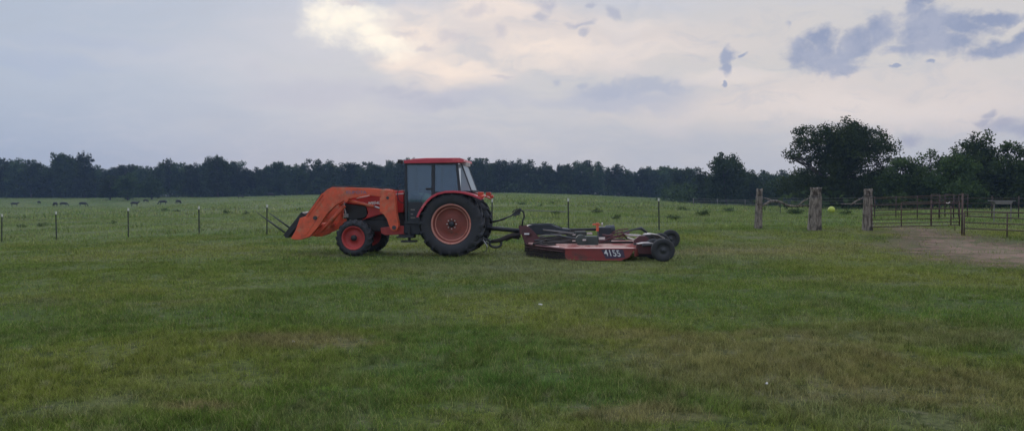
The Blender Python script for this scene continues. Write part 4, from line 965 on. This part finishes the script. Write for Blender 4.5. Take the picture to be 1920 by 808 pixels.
brace('brace_pole', [(1595,384),(1606,377),(1618,371)], 29.75, [.03,.035,.03], 'short slanting branch prop on the left of the dark gate post')
brace('brace_pole', [(1577,382.5),(1600,382.5),(1618,382)], 29.75, [.015,.02,.02], 'thin level stick reaching the dark gate post')
b = MB()
oA = at(1428, 388, 30.1)
for (ya, yb) in ((371.5, 371), (376, 376), (381, 381), (404, 404), (415, 415)):
    b.tube([at(1428, ya, 30.1) - oA, at(1525, ya+.8, 29.9) - oA, at(1620, yb, 29.7) - oA], .004, 4)
o = b.build('brace_wires', M['wire'], None); o.location = oA; tag(o, 'thin wire strands strung between the three wooden posts', 'wire')

# ------------------------------------------------------------------ pipe gate
def pipe(b, a, c, r=.024): b.tube([a, c], r, 8)
gA = (1634, 29.55); gB = (1800, 27.9)
def gpt(px_, y): 
    t = (px_ - gA[0]) / (gB[0] - gA[0]); return at(px_, y, gA[1] + t * (gB[1] - gA[1]))
G = empty('pipe_gate', on_ground(1634, 29.5)); tag(G, 'long rusty pipe gate hung on the dark wooden post', 'gate'); go = Vector(G.location)
for (yl, yr) in ((385.5, 380.5), (395, 390.5), (404, 399.5), (412, 409), (419, 416), (426, 422)):
    b = MB(); pipe(b, gpt(1632, yl) - go, gpt(1799, yr) - go, .017); b.build('rail', M['pipe'], G)
for (x, y0, y1) in ((1634, 384, 426), (1690, 381, 425), (1746, 376, 424), (1783, 386, 422), (1799, 379, 424)):
    b = MB(); pipe(b, gpt(x, y0) - go, gpt(x, y1) - go, .03 if x in (1746,) else .022); b.build('upright', M['pipe'], G)
b = MB(); pipe(b, gpt(1790, 421) - go, gpt(1790.5, 433) - go, .014); b.build('drop_rod', M['pipe'], G)
b = MB(); q = gpt(1776, 380.5) - go; b.tube([q + Vector((-.06, -.03, 0)), q + Vector((.02, -.04, -.02)), q + Vector((.08, -.03, .02))], .022, 6); b.build('latch', M['palemetal'], G)
def gate_post(px_, Y, ytop, r, label):
    g = on_ground(px_, Y); h = at(px_, ytop, Y).z - g.z; b = MB(); b.tube([(0,0,-.2), (0,0,h)], r, 12); b.tube([(0,0,h), (0,0,h+.015)], r*1.08, 12); o = b.build('gate_post', M['pipe'], None); o.location = g; return tag(o, label, 'post')
gate_post(1804.5, 27.7, 363, .032, 'tall rusty pipe post at the free end of the pipe gate')
gate_post(1808.5, 27.4, 399, .024, 'short pipe post where the low pipe fence starts beside the gate')
oB = at(1806, 366, 27.7); b = MB(); pipe(b, at(1634, 371, 29.5) - oB, at(1804, 366, 27.7) - oB, .013); pipe(b, at(1690, 379.5, 29) - oB, at(1804, 377.5, 27.7) - oB, .013)
o = b.build('overhead_pipe', M['pipe'], None); o.location = oB; tag(o, 'thin double pipe running above the gate to the tall pipe post', 'pipe')
# pipe fence to the right
PF = empty('pipe_fence', on_ground(1812, 27.4)); tag(PF, 'rusty pipe rail fence running off to the right of the gate', 'fence'); po = Vector(PF.location)
def fpt(px_, y): t = (px_ - 1808) / 112.0; return at(px_, y, 27.4 - 1.2 * t)
for (yl, yr) in ((396.5, 399), (405, 410), (417, 421), (428, 433)):
    b = MB(); pipe(b, fpt(1808, yl) - po, fpt(2080, yl + (yr - yl) * 272/112) - po, .02); b.build('rail', M['pipe'], PF)
for x in (1889, 1985, 2078):
    t = (x - 1808) / 112.0; y0 = 395 + 3 * t
    b = MB(); a = fpt(x, y0); g = Vector((a.x, a.y, H(a.x, a.y) - .2)); pipe(b, a - po, g - po, .024); b.build('upright', M['pipe'], PF)
# second, farther pen fence behind the gate
PB = empty('pen_fence', on_ground(1740, 44)); tag(PB, 'darker cattle pen rails standing farther behind the pipe gate', 'fence'); pb = Vector(PB.location)
for z in (.35, .65, .95, 1.25):
    b = MB(); b.tube([on_ground(x, Y) + Vector((0,0,z)) - pb for x, Y in ((1640,47),(1720,45),(1800,43),(1860,45),(1960,46),(2060,46))], .02, 6); b.build('rail', M['pipedark'], PB)
for x, Y in ((1640,47),(1680,46),(1720,45),(1761,44),(1788,43.4),(1860,45),(1910,45.5),(1960,46),(2060,46)):
    b = MB(); g = on_ground(x, Y) - pb; b.tube([g, g + Vector((0,0,1.4))], .035, 6); b.build('upright', M['pipedark'], PB)
# cattle chute of rusty sheet behind the gate, trough beside
CH = on_ground(1780, 49); t = empty('cattle_chute', CH, R(8)); tag(t, 'narrow rusty pipe cattle chute behind the right half of the gate', 'chute')
for y_ in (-.4, .4):
    for z_ in (.3, .6, .9, 1.2, 1.45):
        b = MB(); b.tube([(-1.0, y_, z_), (1.0, y_, z_)], .025, 6); b.build('rail', M['pipedark'], t)
    for x in (-1.0, 0, 1.0):
        b = MB(); b.tube([(x, y_, -.1), (x, y_, 1.5)], .035, 6); b.build('upright', M['pipedark'], t)
for x in (-1.0, 0, 1.0):
    b = MB(); b.tube([(x, -.4, 1.52), (x, .4, 1.52)], .025, 6); b.build('cross_bar', M['pipedark'], t)
TRG = on_ground(1878, 40); t = empty('feed_trough', TRG); tag(t, 'pale topped feed trough on legs behind the pipe fence', 'trough')
zt = at(1878, 376, 40).z - TRG.z
b = MB(); b.box(-.62, .62, -.2, .2, zt-.04, zt); b.build('top_plank', M['pipepale'], t, .01)
b = MB(); b.prism([(-.5, zt-.04), (.5, zt-.04), (.42, zt-.2), (-.42, zt-.2)], -.17, .17); b.build('trough_body', M['pipepale'], t, .01)
for x in (-.45, .45):
    b = MB(); b.box(x-.02, x+.02, -.1, -.06, -.1, zt-.04); b.build('leg', M['pipepale'], t)

# far fence line on the right and lone post
FF = empty('distant_fence', on_ground(1440, 135)); tag(FF, 'faint distant fence at the tree foot left of the wooden posts', 'fence'); fo = Vector(FF.location)
for i, x in enumerate((1300, 1345, 1397, 1440, 1484, 1530, 1575, 1620)):
    g = on_ground(x, 135) - fo; b = MB(); b.tube([g, g + Vector((0, 0, 1.35))], .06, 6); b.build('post', M['pipepale'], FF)
for z in (.5, .9, 1.25):
    b = MB(); b.tube([on_ground(x, 135) - fo + Vector((0, 0, z)) for x in (1300, 1397, 1484, 1575, 1620)], .018, 4); b.build('wire', M['wire'], FF)
g = on_ground(1463, 66); b = MB(); b.box(-.03, .03, -.006, .006, -.1, 1.2); b.box(-.006, .006, -.006, .03, -.1, 1.2); o = b.build('steel_post', M['postgreen'], None); o.location = g; tag(o, 'lone green steel post in the pasture between the wooden posts', 'post')
# yellow ball
g = on_ground(1559, 66); bm = bmesh.new(); bmesh.ops.create_uvsphere(bm, u_segments=24, v_segments=16, radius=.3)
for f in bm.faces: f.smooth = True
me = bpy.data.meshes.new('yellow_ball'); bm.to_mesh(me); bm.free(); me.materials.append(M['yellow']); o = link('yellow_ball', me); o.location = g + Vector((0, 0, .34)); tag(o, 'bright yellow ball in the pasture between the thick and the dark wooden post', 'ball')
b = MB(); b.tube([(0, -.05, .29), (0, .05, .29)], .02, 8); b.build('plug', M['black'], o)
# fallen pole in the pasture
b = MB(); a = on_ground(984, 52); c = on_ground(1062, 51); b.tube([Vector((0, 0, .25)), (c - a) * .5 + Vector((0, 0, .22)), (c - a) + Vector((0, 0, .2))], [.03, .03, .04], 6); o = b.build('fallen_pole', M['pipepale'], None); o.location = a; tag(o, 'thin pale pole lying in the pasture above the mower hitch', 'pole')
# litter
for px_, py_, lab in ((547, 648, 'small white scrap on the dry patch in the left foreground'), (1443, 729, 'tiny white scrap on the brown grass at lower right'), (1012, 577, 'small pale strip lying on the grass below the mower')):
    Y = CAMH * F / (py_ - HZ) * 1.0; g = on_ground(px_, Y); b = MB(); b.prismz([(-.012,-.008),(.008,-.012),(.017,.003),(.004,.011),(-.01,.008)], .02, .032); o = b.build('litter', M['litter'], None); o.location = g + Vector((0, 0, .01)); o.rotation_euler = (R(25), R(10), px_)
    if px_ == 1012: o.scale = (2.5, 1, 1)
    tag(o, lab, 'litter')

# ------------------------------------------------------------------ cattle
def cow_mesh(grazing, seed):
    # joints: (pos, radius, parent)
    hz = .55 if grazing else 1.35
    J = [((0,0,1.02), (.3,.33), None), ((-.5,0,1.03), (.29,.32), 0), ((-.78,0,1.02), (.22,.24), 1), ((.5,0,1.0), (.27,.33), 0), ((.8,0,1.02), (.2,.24), 3),
         ((1.08,0,.86 if grazing else 1.2), (.13,.16), 4), ((1.28,0,.5 if grazing else 1.32), (.11,.13), 5), ((1.42,0,.2 if grazing else 1.22), (.07,.08), 6)]
    def leg(x, y, par, hind):
        i = len(J); J.append(((x, y, .72), (.12,.13), par)); J.append(((x + (.06 if hind else 0), y, .5), (.075,.08), i)); J.append(((x - (.07 if hind else -.01), y, .34), (.05,.055), i+1)); J.append(((x - (.04 if hind else 0), y, .05), (.05,.045), i+2))
    leg(-.72, .16, 2, True); leg(-.6, -.16, 2, True); leg(.62, .15, 3, False); leg(.72, -.15, 3, False)
    i = len(J); J.append(((-1.0, 0, .98), (.035,.035), 2)); J.append(((-1.06, 0, .5), (.03,.03), i))
    me = bpy.data.meshes.new('cow'); me.from_pydata([j[0] for j in J], [(j[2], k) for k, j in enumerate(J) if j[2] is not None], [])
    o = link('cow', me); sm = o.modifiers.new('skin', 'SKIN')
    if not me.skin_vertices: me.skin_vertices.new()
    for k, j in enumerate(J): me.skin_vertices[0].data[k].radius = j[1]
    me.skin_vertices[0].data[0].use_root = True; ss = o.modifiers.new('sub', 'SUBSURF'); ss.levels = ss.render_levels = 1
    bpy.context.view_layer.update(); m2 = bpy.data.meshes.new_from_object(o.evaluated_get(bpy.context.evaluated_depsgraph_get())); bpy.data.objects.remove(o)
    # ears
    b = MB(); b.bm.from_mesh(m2); hx, hz_ = (1.25, .6) if grazing else (1.2, 1.38)
    for sd in (1, -1): b.tube([(hx, sd*.08, hz_), (hx-.03, sd*.24, hz_+.02)], [.04, .02], 5)
    me = bpy.data.meshes.new('cow'); b.bm.to_mesh(me); b.bm.free(); me.materials.append(M['cow'])
    for p in me.polygons: p.use_smooth = True
    return me
CM = [cow_mesh(True, 1), cow_mesh(False, 2)]
cows = [(27, 212, 1, 20, .9, 'black cow farthest left in the herd'), (73, 232, 0, 95, .75, 'small black calf right of the leftmost cow'), (104, 212, 0, 150, 1.0, 'left cow of the touching pair at the left'),
        (119, 212, 0, 10, 1.0, 'right cow of the touching pair at the left'), (155, 212, 0, 5, 1.05, 'broadside black cow alone left of the low trees'), (252, 208, 1, 0, 1.1, 'black cow standing broadside left of the loader, largest of the herd'),
        (273, 238, 0, 60, .8, 'small far cow between the two broadside cows'), (306, 212, 0, 182, 1.1, 'black grazing cow in the middle of the right hand three'), (334, 212, 0, 80, 1.05, 'black cow seen end on, rightmost of the herd'),
        (451, 258, 0, 30, .9, 'tiny dark cow beyond the fence left of the bale spears'), (507, 268, 0, 0, 1.1, 'dark cow near the trees above the bale spears'),
        (1088, 262, 0, 90, 1.1, 'dark cow near the trees above the mower'), (1160, 262, 0, 70, 1.1, 'dark cow near the trees right of the one above the mower')]
for px_, Y, k, rz, s, lab in cows:
    o = link('cow', CM[k]); o.location = on_ground(px_, Y); o.rotation_euler = (0, 0, R(rz)); o.scale = (s, s, s); tag(o, lab, 'cow', 'black cattle in the pasture')

# ------------------------------------------------------------------ sky + light
SUN_AZ = math.atan((650 - CX) / F); SUN_EL = R(15)
w = bpy.data.worlds.new('World'); scene.world = w; w.use_nodes = True; nt = w.node_tree
for n in list(nt.nodes): nt.nodes.remove(n)
out = N(nt, 'ShaderNodeOutputWorld'); bg = N(nt, 'ShaderNodeBackground'); bg.inputs['Strength'].default_value = .1; nt.links.new(bg.outputs[0], out.inputs[0])
sky = N(nt, 'ShaderNodeTexSky', sky_type='NISHITA'); sky.sun_disc = False; sky.sun_elevation = SUN_EL; sky.sun_rotation = SUN_AZ; sky.air_density = 1.5; sky.dust_density = 2
D = N(nt, 'ShaderNodeTexCoord').outputs['Generated']
sp = N(nt, 'ShaderNodeSeparateXYZ'); nt.links.new(D, sp.inputs[0])
az = math_(nt, 'ARCTAN2', sp.outputs[0], sp.outputs[1]); el = math_(nt, 'ARCSINE', sp.outputs[2])
pc = N(nt, 'ShaderNodeCombineXYZ'); nt.links.new(az, pc.inputs[0]); nt.links.new(el, pc.inputs[1]); PA = pc.outputs[0]
def pe(px_, py_):
    a = math.atan((px_ - CX) / F); return a, math.atan((HZ - py_) / F * math.cos(a))
def mapped(vec, sc):
    mp = N(nt, 'ShaderNodeMapping'); mp.inputs['Scale'].default_value = sc; nt.links.new(vec, mp.inputs['Vector']); return mp.outputs[0]
def warp(vec, scale, amt, sc=(1,1,1)):
    n = N(nt, 'ShaderNodeTexNoise'); n.inputs['Scale'].default_value = scale; n.inputs['Detail'].default_value = 2.5; n.inputs['Roughness'].default_value = .6
    nt.links.new(mapped(vec, sc), n.inputs['Vector'])
    s = N(nt, 'ShaderNodeVectorMath', operation='SUBTRACT'); nt.links.new(n.outputs['Color'], s.inputs[0]); s.inputs[1].default_value = (.5, .5, .5)
    m_ = N(nt, 'ShaderNodeVectorMath', operation='SCALE'); nt.links.new(s.outputs[0], m_.inputs[0]); m_.inputs['Scale'].default_value = amt
    a = N(nt, 'ShaderNodeVectorMath', operation='ADD'); nt.links.new(vec, a.inputs[0]); nt.links.new(m_.outputs[0], a.inputs[1]); return mapped(a.outputs[0], (1, 1, 0))
_asp = {}
def blobsum(vec, blobs, lo, hi, noise_amt=.0, nz=None):
    best = None
    for (bx_, by_, rx, ry) in blobs:
        q = min((1, 1.5, 2.4, 4, 7), key=lambda v: abs(math.log(v * ry / rx))); k = (vec.node.name, q)
        if k not in _asp: _asp[k] = mapped(vec, (1, q, 1)) if q != 1 else vec
        a, e = pe(bx_, by_); r = math.sqrt(rx * ry * q) / F
        dn = N(nt, 'ShaderNodeVectorMath', operation='DISTANCE'); nt.links.new(_asp[k], dn.inputs[0]); dn.inputs[1].default_value = (a, e * q, 0)
        v = math_(nt, 'DIVIDE', dn.outputs['Value'], r)
        best = v if best is None else math_(nt, 'MINIMUM', best, v)
    if nz is not None: best = math_(nt, 'ADD', best, math_(nt, 'MULTIPLY', math_(nt, 'SUBTRACT', nz, .5), noise_amt))
    return ramp(nt, best, hi, lo)
def lin(r, g, b): return tuple(((c/255)/12.92 if c/255 <= .04045 else (((c/255)+.055)/1.055)**2.4) * 10 for c in (r, g, b))
def mixs(fac, a, b): return mixc(nt, fac, a, b)
def mul(a, b): return math_(nt, 'MULTIPLY', a, b)
W1 = warp(PA, 6, .06, (1, 2.2, 1)); W2 = warp(warp(warp(PA, 16, .035), 55, .012), 150, .005); W3 = warp(warp(PA, 9, .06, (1, 2, 1)), 40, .012, (1, 2, 1))
n_st = noise(nt, mapped(W1, (1, 4.5, 1)), 5, 6, .62); n_f = noise(nt, mapped(PA, (1, 1.3, 1)), 38, 6, .7); n_w = noise(nt, mapped(W3, (1, 3.2, 1)), 11, 6, .65)
n_big = noise(nt, mapped(W1, (1, 2, 1)), 3, 4)
az_l = ramp(nt, math_(nt, 'ADD', az, mul(math_(nt, 'SUBTRACT', n_st, .5), .45)), -.5, .42)
low = mixs(az_l, lin(158, 174, 199), lin(187, 190, 200)); mid = mixs(az_l, lin(178, 190, 209), lin(212, 208, 207)); hi_ = mixs(az_l, lin(178, 192, 220), lin(200, 206, 224))
el_n = math_(nt, 'ADD', el, mul(math_(nt, 'SUBTRACT', n_st, .5), .12))
c = mixs(ramp(nt, el_n, .02, .15), low, mid); c = mixs(ramp(nt, el_n, .2, .34), c, hi_)
# broad pale sheet of cloud right of the sun glow, blue-grey streaks through it
c = mixs(mul(blobsum(W3, [(1120,85,330,55),(1000,60,200,60),(860,130,130,45),(1500,190,330,60),(1800,190,220,60)], .1, 1.35, 1.3, n_st), .72), c, lin(228, 216, 212))
c = mixs(mul(blobsum(W3, [(1350,150,120,16),(1600,205,260,22),(1150,95,150,22),(1180,45,110,14)], .1, 1.35, 1.5, n_w), .5), c, lin(238, 226, 220))
c = mixs(mul(blobsum(W3, [(850,122,100,30),(1020,100,110,28),(780,60,90,50),(760,110,60,26),(930,20,120,30)], .0, 1.4, 1.1, n_w), .75), c, lin(247, 231, 220))
c = mixs(mul(ramp(nt, n_w, .48, .72), .38), c, lin(177, 186, 203))
c = mixs(mul(ramp(nt, n_w, .52, .3), .2), c, lin(200, 201, 212))
c = mixs(mul(blobsum(W3, [(350,100,250,30),(560,70,140,50),(450,130,200,18)], .1, 1.4, 1.6, n_st), .35), c, lin(200, 203, 216))
c = mixs(mul(blobsum(W3, [(200,75,160,12),(80,110,120,20)], .1, 1.4, 1.6, n_w), .4), c, lin(164, 180, 209))
c = mixs(mul(blobsum(W3, [(820,185,170,30),(1190,178,130,34),(1120,190,150,22),(600,170,150,34)], .2, 1.3, 1.2, n_w), .65), c, lin(172, 181, 204))
c = mixs(mul(blobsum(W2, [(1190,160,62,18),(1150,170,80,16),(1230,172,60,12),(1045,157,14,9),(1096,157,12,9),(730,165,46,12),(770,178,40,10),(830,192,60,14)], .3, 1.25, 1.7, n_f), .6), c, lin(166, 176, 200))
c = mixs(mul(blobsum(W2, [(640,40,50,36),(665,30,50,24),(715,82,56,22),(610,20,34,20),(690,62,40,22)], .0, 1.7, 1.5, n_f), .9), c, lin(255, 249, 236))
c = mixs(mul(blobsum(W2, [(660,8,30,6),(800,85,26,6),(850,70,32,14),(760,62,26,8),(900,22,34,12),(942,58,10,12),(945,152,22,4)], .3, 1.3, 1.8, n_f), .6), c, lin(192, 191, 204))
c = mixs(mul(blobsum(W2, [(1022,18,20,14),(1005,38,16,7),(1090,45,32,7),(1098,60,10,7),(1146,20,11,9),(1112,12,10,7),(1470,48,7,7)], .2, 1.35, 1.9, n_f), .7), c, lin(170, 176, 198))
dk = blobsum(W2, [(1520,98,40,32),(1495,104,26,22),(1560,118,46,20),(1585,128,26,10),(1535,78,30,20),(1612,82,32,24),(1640,62,30,26),(1598,100,34,16),(1712,62,34,34),(1745,48,46,26),(1700,92,44,12),(1755,80,56,20),(1805,48,44,18),(1850,36,34,10),(1712,18,20,20),(1726,2,24,12),(1850,96,30,14),(1880,82,34,14),(1908,70,26,12)], .4, 1.38, 1.7, n_f)
ddk = mixs(ramp(nt, noise(nt, PA, 14, 5, .65), .38, .64), lin(140, 153, 185), lin(166, 173, 196))
c = mixs(mul(dk, .9), c, ddk)
c = mixs(mul(blobsum(W2, [(1366,108,18,18),(1360,126,14,12),(1349,152,5,6),(1395,112,7,4),(1732,116,9,4),(1668,127,7,3)], .5, 1.2, 1.2, n_f), .9), c, lin(156, 166, 193))
c = mixs(mul(blobsum(W2, [(1858,212,11,6),(1848,226,10,8),(1885,238,34,14),(1915,247,30,14),(1700,262,26,14)], .2, 1.35, 1.8, n_f), .65), c, lin(158, 163, 188))
c = mixs(mul(blobsum(W2, [(1688,235,7,18),(1660,240,9,13)], .2, 1.25, 1.6, n_f), .5), c, lin(222, 212, 212))
# brighter overcast overhead and behind the viewer, as under a real evening overcast
zen = mixs(ramp(nt, n_big, .3, .7), tuple(v * 2.3 for v in lin(178, 190, 214)), tuple(v * 2.3 for v in lin(204, 206, 216)))
c = mixs(ramp(nt, el, .36, 1.0), c, zen)
bk = ramp(nt, sp.outputs[1], .2, -.4); c = mixs(mul(bk, ramp(nt, el, 1.2, .5)), c, mixs(ramp(nt, n_big, .3, .7), tuple(v * 1.2 for v in lin(172, 184, 212)), tuple(v * 1.2 for v in lin(205, 205, 216))))
c = mixs(ramp(nt, sp.outputs[2], .0, -.05), c, lin(60, 70, 60))
c = mixs(.975, sky.outputs[0], c)
nt.links.new(c, bg.inputs['Color'])
ld = bpy.data.lights.new('sun', 'SUN'); ld.energy = .5; ld.angle = R(14); ld.color = (1, .9, .78); lo = bpy.data.objects.new('sun', ld); COL.objects.link(lo)
sd_ = Vector((math.sin(SUN_AZ) * math.cos(SUN_EL), math.cos(SUN_AZ) * math.cos(SUN_EL), math.sin(SUN_EL))); lo.rotation_euler = sd_.to_track_quat('Z', 'Y').to_euler()

# haze
b = MB(); b.box(-460, 460, -60, 420, -6, 34); m, nt2, out2 = new_mat('haze_air'); v = N(nt2, 'ShaderNodeVolumePrincipled'); v.inputs['Color'].default_value = (.42, .62, 1, 1); v.inputs['Density'].default_value = .0003; v.inputs['Anisotropy'].default_value = .2
nt2.links.new(v.outputs[0], out2.inputs['Volume']); hz = b.build('haze', m, None); tag(hz, 'thin bluish evening haze over the whole field', 'haze', kind='stuff')

vs = scene.view_settings; vs.view_transform = 'Standard'; vs.look = 'None'; vs.exposure = 0; vs.gamma = 1; vs.use_curve_mapping = False
scene.cycles.use_denoising = True; scene.cycles.max_bounces = 6; scene.cycles.transparent_max_bounces = 12; scene.cycles.volume_bounces = 0; scene.cycles.use_adaptive_sampling = True; scene.cycles.adaptive_threshold = .02
